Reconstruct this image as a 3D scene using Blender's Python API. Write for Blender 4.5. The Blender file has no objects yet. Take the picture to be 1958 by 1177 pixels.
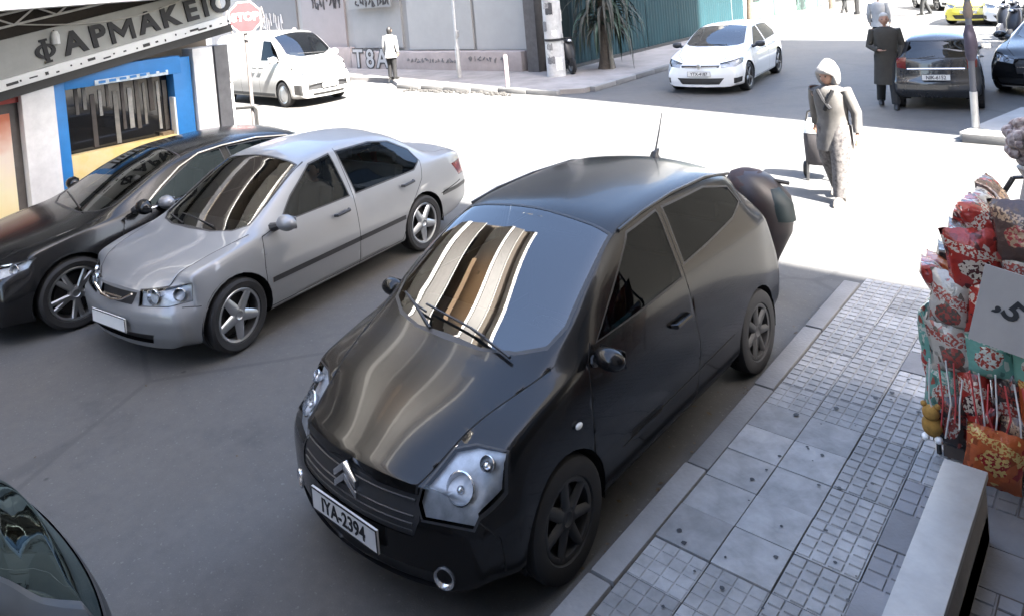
import bpy, bmesh, math, random
import numpy as np
from mathutils import Vector, Matrix
R = math.radians
random.seed(7)
SC = bpy.context.scene
COL = SC.collection

# ------------------------------------------------------------------ camera
cam_d = bpy.data.cameras.new('camera')
cam = bpy.data.objects.new('camera', cam_d); COL.objects.link(cam)
cam_d.sensor_fit = 'HORIZONTAL'; cam_d.sensor_width = 36.0
cam_d.lens = 1416.0/1958*36
cam_d.shift_x = 103.7/1958; cam_d.shift_y = -574.7/1958
cam_d.clip_start = 0.05; cam_d.clip_end = 900
_yaw, _p, _r = R(43.5), R(1.593), R(5.038)
_fw = Vector((0, math.cos(_p), -math.sin(_p))); _up = Vector((0, math.sin(_p), math.cos(_p))); _rt = Vector((1, 0, 0))
_r2 = math.cos(_r)*_rt - math.sin(_r)*_up; _u2 = math.sin(_r)*_rt + math.cos(_r)*_up
_M = Matrix((_r2, _u2, -_fw)).transposed()
cam.matrix_world = Matrix.Translation((0, 0, 2.924)) @ Matrix.Rotation(_yaw, 4, 'Z') @ _M.to_4x4()
SC.camera = cam

# ------------------------------------------------------------------ light
SUN_EL = R(49); SUN_AZ = R(-10)          # azimuth of the direction TO the sun, measured from +X towards +Y
to_sun = Vector((math.cos(SUN_EL)*math.cos(SUN_AZ), math.cos(SUN_EL)*math.sin(SUN_AZ), math.sin(SUN_EL)))
world = bpy.data.worlds.new('World'); SC.world = world; world.use_nodes = True
wn = world.node_tree
sky = wn.nodes.new('ShaderNodeTexSky'); sky.sky_type = 'NISHITA'; sky.sun_disc = False
sky.sun_elevation = SUN_EL; sky.sun_rotation = math.atan2(to_sun.x, to_sun.y)
sky.air_density = 1.0; sky.dust_density = 3.0; sky.ozone_density = .9; sky.altitude = 0
wn.links.new(sky.outputs[0], wn.nodes['Background'].inputs[0]); wn.nodes['Background'].inputs[1].default_value = 0.10
sun_d = bpy.data.lights.new('sun', 'SUN'); sun_d.energy = 5.0; sun_d.angle = R(0.55); sun_d.color = (1, .955, .88)
sun = bpy.data.objects.new('sun', sun_d); COL.objects.link(sun)
sun.rotation_euler = to_sun.to_track_quat('Z', 'Y').to_euler()
SC.view_settings.view_transform = 'Standard'; SC.view_settings.look = 'None'
SC.view_settings.exposure = 3.7; SC.view_settings.gamma = 1.0; SC.view_settings.use_curve_mapping = False
SC.cycles.max_bounces = 8; SC.cycles.transparent_max_bounces = 12
SC.cycles.caustics_reflective = False; SC.cycles.caustics_refractive = False
SC.cycles.use_denoising = True

# ------------------------------------------------------------------ materials
MATS = {}
def _m(name):
    m = bpy.data.materials.new(name); m.use_nodes = True
    return m, m.node_tree, m.node_tree.nodes['Principled BSDF']
def mat(name, col, rough=.6, metal=0, coat=0, spec=.5, noise=0, nscale=6, bump=0, bscale=40, col2=None, spots=0):
    """plain procedural surface: base colour broken up by noise (+ optional fine bump)"""
    if name in MATS: return MATS[name]
    m, nt, b = _m(name)
    N = nt.nodes; L = nt.links
    b.inputs['Roughness'].default_value = rough; b.inputs['Metallic'].default_value = metal
    b.inputs['Coat Weight'].default_value = coat; b.inputs['Coat Roughness'].default_value = .04
    b.inputs['Specular IOR Level'].default_value = spec
    c = (*col, 1); b.inputs['Base Color'].default_value = c
    tc = N.new('ShaderNodeTexCoord')
    if noise or col2:
        n = N.new('ShaderNodeTexNoise'); n.inputs['Scale'].default_value = nscale; n.inputs['Detail'].default_value = 6
        n.inputs['Roughness'].default_value = .65
        L.new(tc.outputs['Object'], n.inputs['Vector'])
        mx = N.new('ShaderNodeMix'); mx.data_type = 'RGBA'
        rmp = N.new('ShaderNodeMapRange'); rmp.inputs[1].default_value = .3; rmp.inputs[2].default_value = .7
        L.new(n.outputs['Fac'], rmp.inputs[0]); L.new(rmp.outputs[0], mx.inputs[0])
        k = noise
        if col2: mx.inputs[6].default_value = c; mx.inputs[7].default_value = (*col2, 1)
        else:
            mx.inputs[6].default_value = (*[x*(1-k) for x in col], 1); mx.inputs[7].default_value = (*[min(1, x*(1+k)) for x in col], 1)
        out = mx.outputs[2]
        if spots:
            v = N.new('ShaderNodeTexVoronoi'); v.inputs['Scale'].default_value = spots
            L.new(tc.outputs['Object'], v.inputs['Vector'])
            lt = N.new('ShaderNodeMath'); lt.operation = 'LESS_THAN'; lt.inputs[1].default_value = .13
            L.new(v.outputs['Distance'], lt.inputs[0])
            mlt = N.new('ShaderNodeMath'); mlt.operation = 'MULTIPLY'; mlt.inputs[1].default_value = .75; L.new(lt.outputs[0], mlt.inputs[0])
            m2 = N.new('ShaderNodeMix'); m2.data_type = 'RGBA'; L.new(mlt.outputs[0], m2.inputs[0]); L.new(out, m2.inputs[6]); m2.inputs[7].default_value = (.02, .02, .02, 1)
            out = m2.outputs[2]
        if name.startswith(('paving', 'kerb')):
            oi = N.new('ShaderNodeObjectInfo'); mr = N.new('ShaderNodeMapRange'); mr.inputs[3].default_value = .78; mr.inputs[4].default_value = 1.18; L.new(oi.outputs['Random'], mr.inputs[0])
            hs = N.new('ShaderNodeHueSaturation'); L.new(mr.outputs[0], hs.inputs['Value']); L.new(out, hs.inputs['Color']); out = hs.outputs[0]
        L.new(out, b.inputs['Base Color'])
    if bump:
        n2 = N.new('ShaderNodeTexNoise'); n2.inputs['Scale'].default_value = bscale; n2.inputs['Detail'].default_value = 5
        L.new(tc.outputs['Object'], n2.inputs['Vector'])
        bp = N.new('ShaderNodeBump'); bp.inputs['Strength'].default_value = bump; bp.inputs['Distance'].default_value = .01
        L.new(n2.outputs['Fac'], bp.inputs['Height']); L.new(bp.outputs[0], b.inputs['Normal'])
    MATS[name] = m; return m
def paint(name, col, metal=0., rough=.3, coat=1., dirt=.08, coat_rough=.03, rvar=.12, spec=.5):
    """car paint: the inside of the shell (back faces) is dark trim"""
    if name in MATS: return MATS[name]
    m, nt, b = _m(name); N = nt.nodes; L = nt.links
    b.inputs['Metallic'].default_value = metal; b.inputs['Roughness'].default_value = rough; b.inputs['Specular IOR Level'].default_value = spec
    b.inputs['Coat Weight'].default_value = coat; b.inputs['Coat Roughness'].default_value = coat_rough
    tc = N.new('ShaderNodeTexCoord')
    n = N.new('ShaderNodeTexNoise'); n.inputs['Scale'].default_value = 2.3; n.inputs['Detail'].default_value = 8; n.inputs['Roughness'].default_value = .7
    L.new(tc.outputs['Object'], n.inputs['Vector'])
    mx = N.new('ShaderNodeMix'); mx.data_type = 'RGBA'
    mx.inputs[6].default_value = (*[c*(1-dirt) for c in col], 1); mx.inputs[7].default_value = (*[min(1, c*(1+dirt)+.012*dirt*4) for c in col], 1)
    L.new(n.outputs['Fac'], mx.inputs[0]); L.new(mx.outputs[2], b.inputs['Base Color'])
    rr = N.new('ShaderNodeMapRange'); rr.inputs[1].default_value = .35; rr.inputs[2].default_value = .75; rr.inputs[3].default_value = rough; rr.inputs[4].default_value = rough+rvar
    L.new(n.outputs['Fac'], rr.inputs[0]); L.new(rr.outputs[0], b.inputs['Roughness'])
    g = N.new('ShaderNodeNewGeometry'); d = N.new('ShaderNodeBsdfDiffuse'); d.inputs[0].default_value = (.012, .012, .013, 1)
    ms = N.new('ShaderNodeMixShader'); L.new(g.outputs['Backfacing'], ms.inputs[0]); L.new(b.outputs[0], ms.inputs[1]); L.new(d.outputs[0], ms.inputs[2])
    L.new(ms.outputs[0], N['Material Output'].inputs[0])
    MATS[name] = m; return m
def glass(name, tint=(.3, .33, .33), ior=1.55, rough=.0, gloss=(1, 1, 1)):
    if name in MATS: return MATS[name]
    m, nt, b = _m(name); N = nt.nodes; L = nt.links
    t = N.new('ShaderNodeBsdfTransparent'); t.inputs[0].default_value = (*tint, 1)
    gl = N.new('ShaderNodeBsdfGlossy'); gl.inputs['Roughness'].default_value = rough; gl.inputs['Color'].default_value = (*gloss, 1)
    f = N.new('ShaderNodeFresnel'); f.inputs['IOR'].default_value = ior
    ms = N.new('ShaderNodeMixShader'); L.new(f.outputs[0], ms.inputs[0]); L.new(t.outputs[0], ms.inputs[1]); L.new(gl.outputs[0], ms.inputs[2])
    L.new(ms.outputs[0], N['Material Output'].inputs[0])
    MATS[name] = m; return m
def emit(name, col, s):
    if name in MATS: return MATS[name]
    m, nt, b = _m(name); b.inputs['Emission Color'].default_value = (*col, 1); b.inputs['Emission Strength'].default_value = s
    b.inputs['Base Color'].default_value = (*col, 1); MATS[name] = m; return m

BLACK = mat('black_rubber', (.012, .012, .013), .75, noise=.2)
GAP = mat('gap_black', (.004, .004, .004), .9)
TRIM = mat('black_trim', (.02, .02, .021), .45, noise=.15, nscale=20)
CHROME = mat('chrome', (.75, .75, .76), .12, 1)
ALLOY = mat('alloy', (.42, .43, .44), .32, .9, noise=.1)
ALLOYD = mat('alloy_dark', (.12, .12, .125), .35, .8, noise=.15)
REFL = mat('lamp_reflector', (.62, .63, .65), .18, .85, noise=.15, nscale=14)
RED = mat('red_lens', (.11, .006, .007), .15, coat=1, noise=.15)
AMBER = mat('amber_lens', (.6, .2, .02), .2, coat=1)
CLEAR = glass('lamp_glass', (.92, .94, .95), 1.35)
PLATE = mat('plate_white', (.62, .62, .60), .5, noise=.05)
INK = mat('ink_black', (.012, .012, .014), .6)
SEAT = mat('seat_cloth', (.03, .03, .032), .9, noise=.2)
GLASS_D = glass('car_glass_dark', (.07, .08, .08), 1.40, .0, (.42, .46, .50))
LAMPB = mat('lamp_interior', (.47, .48, .50), .40, .25, noise=.25, nscale=18)
GLASS_M = glass('car_glass', (.34, .38, .38), 1.5, .0, (.6, .66, .72))
GLASS_W = glass('windscreen_glass', (.38, .42, .41), 1.9)
WHITE = mat('white_paint', (.78, .78, .76), .5, noise=.05)

# ------------------------------------------------------------------ mesh helpers
def link(name, me, parent=None):
    o = bpy.data.objects.new(name, me); COL.objects.link(o)
    if parent is not None: o.parent = parent
    return o
def tag(o, label=None, cat=None, group=None, kind=None):
    if label: o['label'] = label
    if cat: o['category'] = cat
    if group: o['group'] = group
    if kind: o['kind'] = kind
    return o
def thing(name, label, cat, loc=(0, 0, 0), rz=0, group=None):
    o = bpy.data.objects.new(name, None); COL.objects.link(o); o.empty_display_size = .2
    o.location = loc; o.rotation_euler = (0, 0, rz)
    return tag(o, label, cat, group)
def copy_tree(o, parent=None):
    c = o.copy(); COL.objects.link(c)
    if parent is not None: c.parent = parent
    for ch in list(o.children): copy_tree(ch, c)
    return c
class MB:
    def __init__(s): s.v = []; s.f = []; s.mi = []
    def add(s, vs, fs, mi=0):
        n = len(s.v); s.v += [tuple(v) for v in vs]; s.f += [tuple(i+n for i in f) for f in fs]; s.mi += [mi]*len(fs); return s
    def box(s, c, size, rot=None, mi=0, taper=1.0):
        x, y, z = [k/2 for k in size]; vs = []
        for dz in (-1, 1):
            t = taper if dz > 0 else 1
            for dx, dy in ((-1, -1), (1, -1), (1, 1), (-1, 1)): vs.append(Vector((dx*x*t, dy*y*t, dz*z)))
        if rot is not None: vs = [rot @ v for v in vs]
        vs = [v+Vector(c) for v in vs]
        return s.add(vs, [(0, 3, 2, 1), (4, 5, 6, 7), (0, 1, 5, 4), (1, 2, 6, 5), (2, 3, 7, 6), (3, 0, 4, 7)], mi)
    def tube(s, pts, rads, seg=8, mi=0, cap=True):
        pts = [Vector(p) for p in pts]
        if not hasattr(rads, '__len__'): rads = [rads]*len(pts)
        vs = []; fs = []; prev = None
        for i, p in enumerate(pts):
            a = pts[max(0, i-1)]; b = pts[min(len(pts)-1, i+1)]; d = (b-a)
            d = d.normalized() if d.length > 1e-9 else Vector((0, 0, 1))
            if prev is None: n = d.orthogonal().normalized()
            else:
                n = prev - d*prev.dot(d); n = n.normalized() if n.length > 1e-6 else d.orthogonal().normalized()
            prev = n; bn = d.cross(n)
            for k in range(seg):
                a_ = 2*math.pi*k/seg; vs.append(p+(n*math.cos(a_)+bn*math.sin(a_))*rads[i])
        for i in range(len(pts)-1):
            for k in range(seg):
                fs.append((i*seg+k, i*seg+(k+1) % seg, (i+1)*seg+(k+1) % seg, (i+1)*seg+k))
        if cap: fs.append(tuple(range(seg-1, -1, -1))); fs.append(tuple((len(pts)-1)*seg+k for k in range(seg)))
        return s.add(vs, fs, mi)
    def lathe(s, prof, seg=16, M=None, mi=0):
        """prof = [(r, z)] turned about local z, then put through matrix M"""
        M = M or Matrix(); vs = []; fs = []
        for r, z in prof:
            for k in range(seg):
                a = 2*math.pi*k/seg; vs.append(M @ Vector((r*math.cos(a), r*math.sin(a), z)))
        for i in range(len(prof)-1):
            for k in range(seg): fs.append((i*seg+k, i*seg+(k+1) % seg, (i+1)*seg+(k+1) % seg, (i+1)*seg+k))
        return s.add(vs, fs, mi)
    def loft(s, rings, seg=14, mi=0, cap=True, power=1.0):
        """rings of ellipses: (cx,cy,cz,rx,ry[,rot])"""
        vs = []; fs = []
        for q in rings:
            cx, cy, cz, rx, ry = q[:5]; rot = q[5] if len(q) > 5 else 0
            for k in range(seg):
                a = 2*math.pi*k/seg
                c_, s_ = math.cos(a), math.sin(a)
                x = rx*abs(c_)**power*(1 if c_ >= 0 else -1); y = ry*abs(s_)**power*(1 if s_ >= 0 else -1)
                vs.append((cx+x*math.cos(rot)-y*math.sin(rot), cy+x*math.sin(rot)+y*math.cos(rot), cz))
        for i in range(len(rings)-1):
            for k in range(seg): fs.append((i*seg+k, i*seg+(k+1) % seg, (i+1)*seg+(k+1) % seg, (i+1)*seg+k))
        if cap: fs.append(tuple(range(seg-1, -1, -1))); fs.append(tuple((len(rings)-1)*seg+k for k in range(seg)))
        return s.add(vs, fs, mi)
    def ball(s, c, r, seg=12, rings=8, mi=0, M=None):
        rx, ry, rz = r if hasattr(r, '__len__') else (r, r, r); vs = []; fs = []
        for i in range(rings+1):
            t = math.pi*i/rings
            for k in range(seg):
                a = 2*math.pi*k/seg; p = Vector((rx*math.sin(t)*math.cos(a), ry*math.sin(t)*math.sin(a), -rz*math.cos(t)))
                vs.append((M @ p if M is not None else p)+Vector(c))
        for i in range(rings):
            for k in range(seg): fs.append((i*seg+k, i*seg+(k+1) % seg, (i+1)*seg+(k+1) % seg, (i+1)*seg+k))
        return s.add(vs, fs, mi)
    def prism(s, poly, axis, a, b, mi=0):
        """polygon in the two axes other than `axis`, extruded from a to b along it"""
        def P(u, v, w): return {'x': (w, u, v), 'y': (u, w, v), 'z': (u, v, w)}[axis]
        n = len(poly); vs = [P(u, v, a) for u, v in poly]+[P(u, v, b) for u, v in poly]
        fs = [tuple(range(n)), tuple(range(2*n-1, n-1, -1))]+[(i, i+n, (i+1) % n+n, (i+1) % n) for i in range(n)]
        return s.add(vs, fs, mi)
    def build(s, name, mats, parent=None, smooth=False, bevel=0, sub=0, auto=None):
        me = bpy.data.meshes.new(name); me.from_pydata(s.v, [], s.f)
        mats = mats if isinstance(mats, (list, tuple)) else [mats]
        for m in mats: me.materials.append(m)
        bm = bmesh.new(); bm.from_mesh(me)
        if len(mats) > 1:
            for f, i in zip(bm.faces, s.mi): f.material_index = i
        bmesh.ops.remove_doubles(bm, verts=bm.verts, dist=1e-6)
        bmesh.ops.recalc_face_normals(bm, faces=bm.faces)
        if bevel:
            es = [e for e in bm.edges if len(e.link_faces) == 2 and e.calc_face_angle(0) > R(30)]
            bmesh.ops.bevel(bm, geom=es, offset=bevel, segments=2, profile=.6, affect='EDGES', clamp_overlap=True)
        if sub: bmesh.ops.subdivide_edges(bm, edges=bm.edges, cuts=sub, use_grid_fill=True, smooth=1.0)
        for f in bm.faces: f.smooth = bool(smooth or bevel)
        if smooth or bevel:
            for e in bm.edges:
                if len(e.link_faces) == 2 and e.calc_face_angle(0) > (auto or R(40)): e.smooth = False
        bm.to_mesh(me); bm.free()
        return link(name, me, parent)
def text_mesh(name, s, size, depth, material, parent=None, M=None, align='CENTER', bold=0.0, shear=0):
    cu = bpy.data.curves.new(name, 'FONT'); cu.body = s; cu.size = size; cu.extrude = depth; cu.align_x = align; cu.align_y = 'CENTER'
    cu.offset = bold; cu.shear = shear; cu.resolution_u = 3
    to = bpy.data.objects.new(name, cu); COL.objects.link(to)
    dg = bpy.context.evaluated_depsgraph_get(); me = bpy.data.meshes.new_from_object(to.evaluated_get(dg))
    bpy.data.objects.remove(to); me.materials.clear(); me.materials.append(material); me.name = name
    if M is not None: me.transform(M)
    return link(name, me, parent)

# ------------------------------------------------------------------ vehicles
def pchip(xs, ys, q):
    xs = np.asarray(xs, float); ys = np.asarray(ys, float); h = np.diff(xs); d = np.diff(ys)/h
    n = len(xs); m = np.zeros(n)
    for i in range(1, n-1):
        if d[i-1]*d[i] > 0:
            w1 = 2*h[i]+h[i-1]; w2 = h[i]+2*h[i-1]; m[i] = (w1+w2)/(w1/d[i-1]+w2/d[i])
    m[0] = d[0]; m[-1] = d[-1]
    i = np.clip(np.searchsorted(xs, q)-1, 0, n-2); t = (q-xs[i])/h[i]
    return ((1+2*t)*(1-t)**2*ys[i]+t*(1-t)**2*h[i]*m[i]+t*t*(3-2*t)*ys[i+1]+t*t*(t-1)*h[i]*m[i+1])
def sstep(a, b, x):
    t = np.clip((x-a)/(b-a), 0, 1); return t*t*(3-2*t)
def in_poly(p, poly):
    x, y = p; c = False; n = len(poly); j = n-1
    for i in range(n):
        xi, yi = poly[i]; xj, yj = poly[j]
        if (yi > y) != (yj > y) and x < (xj-xi)*(y-yi)/(yj-yi)+xi: c = not c
        j = i
    return c
def inset(poly, d):
    n = len(poly); A = sum(poly[i][0]*poly[(i+1) % n][1]-poly[(i+1) % n][0]*poly[i][1] for i in range(n)); s = 1 if A > 0 else -1
    out = []
    for i in range(n):
        p0 = Vector(poly[i-1]); p = Vector(poly[i]); p1 = Vector(poly[(i+1) % n])
        a = (p-p0).normalized(); b = (p1-p).normalized()
        na = Vector((-a.y, a.x))*s; nb = Vector((-b.y, b.x))*s
        k = na+nb; k = k/max(.35, k.dot(k)/2)if k.length > 1e-6 else na
        out.append(tuple(p+k*d))
    return out
AX = {'side': (Vector((1, 0, 0)), Vector((0, 0, 1))), 'top': (Vector((1, 0, 0)), Vector((0, 1, 0))), 'front': (Vector((0, 1, 0)), Vector((0, 0, 1)))}
class Car:
    """a car shell lofted from stations along x (front axle at x=0, forward +x); openings and panels are cut out of it"""
    def __init__(s, name, spec):
        s.spec = spec; st = sorted(spec['st'], key=lambda q: q[0]); A = np.array(st, float)
        xs = A[:, 0]; n = spec.get('n', 104); X = np.linspace(xs[0], xs[-1], n)
        # denser near both ends
        P = [pchip(xs, A[:, k], X) for k in range(1, 9)]
        ker = np.exp(-.5*(np.arange(-7, 8)/spec.get('sig', 2.4))**2); ker /= ker.sum()
        P = [np.convolve(np.concatenate([2*p[0]-p[7:0:-1], p, 2*p[-1]-p[-2:-9:-1]]), ker, 'valid') for p in P]
        zb, zm, wm, zs, ws, zr, wr, zc = P
        hb = spec.get('bulge', .012)
        half = []
        for i in range(n):
            c = [(0, zb[i]), (wm[i]*.80, zb[i]), (wm[i]*.955, zb[i]+.045), (wm[i]*.985, zb[i]+.5*(zm[i]-zb[i])), (wm[i], zm[i]),
                 (ws[i]+.6*(wm[i]-ws[i]), zs[i]-.45*(zs[i]-zm[i])), (ws[i], zs[i]),
                 (ws[i]+.5*(wr[i]-ws[i])+hb, zs[i]+.5*(zr[i]-zs[i])+hb*.3), (wr[i], zr[i]), (wr[i]*.62, zr[i]+(zc[i]-zr[i])*.66), (0, zc[i])]
            pts = [(-c[1][0], c[1][1])]+c+[(-c[-2][0], c[-2][1])]
            out = []
            K = 4
            for j in range(1, len(pts)-2):
                p0, p1, p2, p3 = [np.array(q) for q in pts[j-1:j+3]]
                for t in np.arange(K)/K:
                    # centripetal-ish: damped tangents keep the shoulder from overshooting
                    m1 = .42*(p2-p0)*min(1, np.linalg.norm(p2-p1)/max(1e-6, np.linalg.norm(p1-p0)+np.linalg.norm(p2-p1))*2)
                    m2 = .42*(p3-p1)*min(1, np.linalg.norm(p2-p1)/max(1e-6, np.linalg.norm(p3-p2)+np.linalg.norm(p2-p1))*2)
                    h00 = 2*t**3-3*t*t+1; h10 = t**3-2*t*t+t; h01 = -2*t**3+3*t*t; h11 = t**3-t*t
                    out.append(h00*p1+h10*m1+h01*p2+h11*m2)
            out.append(np.array(pts[-2])); out = np.array(out); out[0, 0] = 0; out[-1, 0] = 0; out[:, 0] = np.maximum(out[:, 0], 0)
            half.append(out)
        m = len(half[0]); V = []; F = []
        ring = [[0]*(2*m-2) for _ in range(n)]
        for i in range(n):
            for k in range(m): ring[i][k] = len(V); V.append((X[i], half[i][k][0], half[i][k][1]))
            for k in range(m-2, 0, -1): ring[i][2*m-2-k] = len(V); V.append((X[i], -half[i][k][0], half[i][k][1]))
        rn = 2*m-2
        for i in range(n-1):
            for k in range(rn): F.append((ring[i][k], ring[i][(k+1) % rn], ring[i+1][(k+1) % rn], ring[i+1][k]))
        M_ = 26
        for i, flip in ((0, False), (n-1, True)):
            rows = []
            for k in range(1, m-1):
                l = ring[i][k]; r = ring[i][rn-k]; a = V[l]; row = [l]
                for q in range(1, M_): row.append(len(V)); V.append((a[0], a[1]*(1-2*q/M_), a[2]))
                row.append(r); rows.append(row)
            for a, b in zip(rows[:-1], rows[1:]):
                for q in range(M_): F.append((a[q], a[q+1], b[q+1], b[q]))
            for q in range(M_): F.append((rows[0][q], rows[0][q+1], ring[i][0])); F.append((rows[-1][q], rows[-1][q+1], ring[i][m-1]))
        V = np.array(V); x = V[:, 0].copy(); ay = np.abs(V[:, 1]); z = V[:, 2]
        for end, sg in (('nose', 1), ('tail', -1)):
            e = spec[end]; xe = xs[-1] if sg > 0 else xs[0]
            bl = sstep(0, 1, (x-(xe-sg*e['len']))/(sg*e['len'])) if True else 0
            pz = np.interp(z, [q[0] for q in e['prof']], [q[1] for q in e['prof']])
            V[:, 0] += sg*bl*(-e['plan']*(ay/e.get('w', .8))**e.get('pow', 2.3)+pz)
        if spec.get('dent'): V = spec['dent'](V)
        me = bpy.data.meshes.new(name); me.from_pydata([tuple(q) for q in V], [], F)
        s.bm = bmesh.new(); s.bm.from_mesh(me); bpy.data.meshes.remove(me)
        bmesh.ops.recalc_face_normals(s.bm, faces=s.bm.faces)
        if sum(f.normal.z*f.calc_area() for f in s.bm.faces if f.calc_center_median().z > 1) < 0: bmesh.ops.reverse_faces(s.bm, faces=s.bm.faces)
        s.fid = s.bm.faces.layers.int.new('fid'); s.tagl = s.bm.faces.layers.int.new('tg')
        s.names = {0: 'body', 1: 'gap', 2: 'seal'}; s.next = 3; s.info = {}
    def _cut(s, poly, axes, mask, only=(0,), label=1):
        U, W = AX[axes] if isinstance(axes, str) else axes
        D = U.cross(W)
        us = [p[0] for p in poly]; vs = [p[1] for p in poly]; b = (min(us)-.01, max(us)+.01, min(vs)-.01, max(vs)+.01)
        s.bm.normal_update()
        for f in s.bm.faces:
            f[s.tagl] = 0
            if f[s.fid] not in only: continue
            fu = [v.co.dot(U) for v in f.verts]; fv = [v.co.dot(W) for v in f.verts]
            if max(fu) < b[0] or min(fu) > b[1] or max(fv) < b[2] or min(fv) > b[3]: continue
            if mask(f.calc_center_median(), f.normal): f[s.tagl] = 1
        n = len(poly)
        for i in range(n):
            p = poly[i]; q = poly[(i+1) % n]; du, dv = q[0]-p[0], q[1]-p[1]
            if abs(du)+abs(dv) < 1e-6: continue
            # only the candidate faces near this edge are split
            e0, e1 = (min(p[0], q[0])-.003, max(p[0], q[0])+.003), (min(p[1], q[1])-.003, max(p[1], q[1])+.003)
            fs = []
            for f in s.bm.faces:
                if not f[s.tagl]: continue
                fu = [v.co.dot(U) for v in f.verts]; fv = [v.co.dot(W) for v in f.verts]
                if max(fu) < e0[0] or min(fu) > e0[1] or max(fv) < e1[0] or min(fv) > e1[1]: continue
                fs.append(f)
            if not fs: continue
            geom = list({v for f in fs for v in f.verts})+list({e for f in fs for e in f.edges})+fs
            no = (U*(-dv)+W*du); co = U*p[0]+W*p[1]
            bmesh.ops.bisect_plane(s.bm, geom=geom, dist=1e-5, plane_co=co, plane_no=no.normalized())
        out = []
        for f in s.bm.faces:
            if f[s.tagl]:
                c = f.calc_center_median()
                if in_poly((c.dot(U), c.dot(W)), poly): f[s.fid] = label; out.append(f)
        return out
    def gap(s, line, axes, mask, w=.007, only=(0,)):
        for (a, b) in zip(line[:-1], line[1:]):
            a_, b_ = Vector(a), Vector(b); d = (b_-a_).normalized(); nrm = Vector((-d.y, d.x))*w/2; a_ = a_-d*w*.3; b_ = b_+d*w*.3
            s._cut([tuple(a_+nrm), tuple(b_+nrm), tuple(b_-nrm), tuple(a_-nrm)], axes, mask, only, 1)
    def part(s, name, poly, axes, mask, mats, off=0., seal=0., gap=0., only=(0,), label=None, parent=None, smooth=True, thick=0, back=None):
        if gap: s._cut(poly, axes, mask, only, 1); poly = inset(poly, gap); only = tuple(only)+(1,)
        if seal: s._cut(poly, axes, mask, only, 2); poly = inset(poly, seal); only = tuple(only)+(2,)
        i = s.next; s.next += 1
        s._cut(poly, axes, mask, only, i); s.info[i] = (name, mats, off, label, parent, back); return i
    def arch(s, x0, r, zc, inner):
        poly = [(x0+r*math.cos(a), zc+r*math.sin(a)) for a in np.linspace(0, 2*math.pi, 28, endpoint=False)]
        fs = s._cut(poly, 'side', lambda c, n: abs(c.y) > inner, (0, 1, 2), -1)
        bmesh.ops.delete(s.bm, geom=fs, context='FACES')
    def finish(s, root, paint_m, seal_m=None):
        objs = {}
        bm = s.bm
        ids = sorted({f[s.fid] for f in bm.faces})
        for i in ids:
            if i < 3: continue
            name, mats, off, label, parent, thick = s.info[i]
            fs = [f for f in bm.faces if f[s.fid] == i]
            vi = {}; vs = []; fl = []; nrm = {}
            for f in fs:
                for v in f.verts:
                    if v.index not in vi: pass
            for f in fs:
                row = []
                for v in f.verts:
                    if v not in vi: vi[v] = len(vs); vs.append(v.co+v.normal*off)
                    row.append(vi[v])
                fl.append(row)
            me = bpy.data.meshes.new(name); me.from_pydata(vs, [], fl); me.materials.append(mats or paint_m)
            for p in me.polygons: p.use_smooth = True
            o = link(name, me, None); objs[i] = o
            if label: o['label'] = label
            if thick:
                vi = {}; vs = []; fl = []
                for f in fs:
                    row = []
                    for v in f.verts:
                        if v not in vi: vi[v] = len(vs); vs.append(v.co-v.normal*thick[0]+Vector((0, 0, 0)))
                        row.append(vi[v])
                    fl.append(row)
                me = bpy.data.meshes.new('lamp_housing'); me.from_pydata(vs, [], fl); me.materials.append(thick[1])
                for p in me.polygons: p.use_smooth = True
                link('lamp_housing', me, o)
        for i, o in objs.items():
            par = s.info[i][4]; o.parent = objs[par] if par in objs else root
        bmesh.ops.delete(bm, geom=[f for f in bm.faces if f[s.fid] >= 3], context='FACES')
        for i, o in objs.items():
            if o.name.split('.')[0] in ('windscreen', 'rear_window', 'side_window', 'quarter_window'):
                b2 = bmesh.new(); b2.from_mesh(o.data)
                bd = {v for v in b2.verts if v.is_boundary}; ring = bd | {e.other_vert(v) for v in bd for e in v.link_edges}
                vv = [v for v in b2.verts if v not in ring]
                for _ in range(24): bmesh.ops.smooth_vert(b2, verts=vv, factor=.5, use_axis_x=True, use_axis_y=True, use_axis_z=True)
                b2.to_mesh(o.data); b2.free()
        for f in bm.faces:
            f.smooth = True; f.material_index = f[s.fid] if f[s.fid] in (1, 2) else 0
        # press the shut lines in a little
        gv = {v for f in bm.faces if f[s.fid] == 1 for v in f.verts if all(g[s.fid] == 1 for g in v.link_faces)}
        for v in gv: v.co -= v.normal*.006
        me = bpy.data.meshes.new('body'); bm.to_mesh(me); bm.free()
        for m in (paint_m, GAP, seal_m or TRIM): me.materials.append(m)
        s.body = link('body', me, root)
        return s.body

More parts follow.
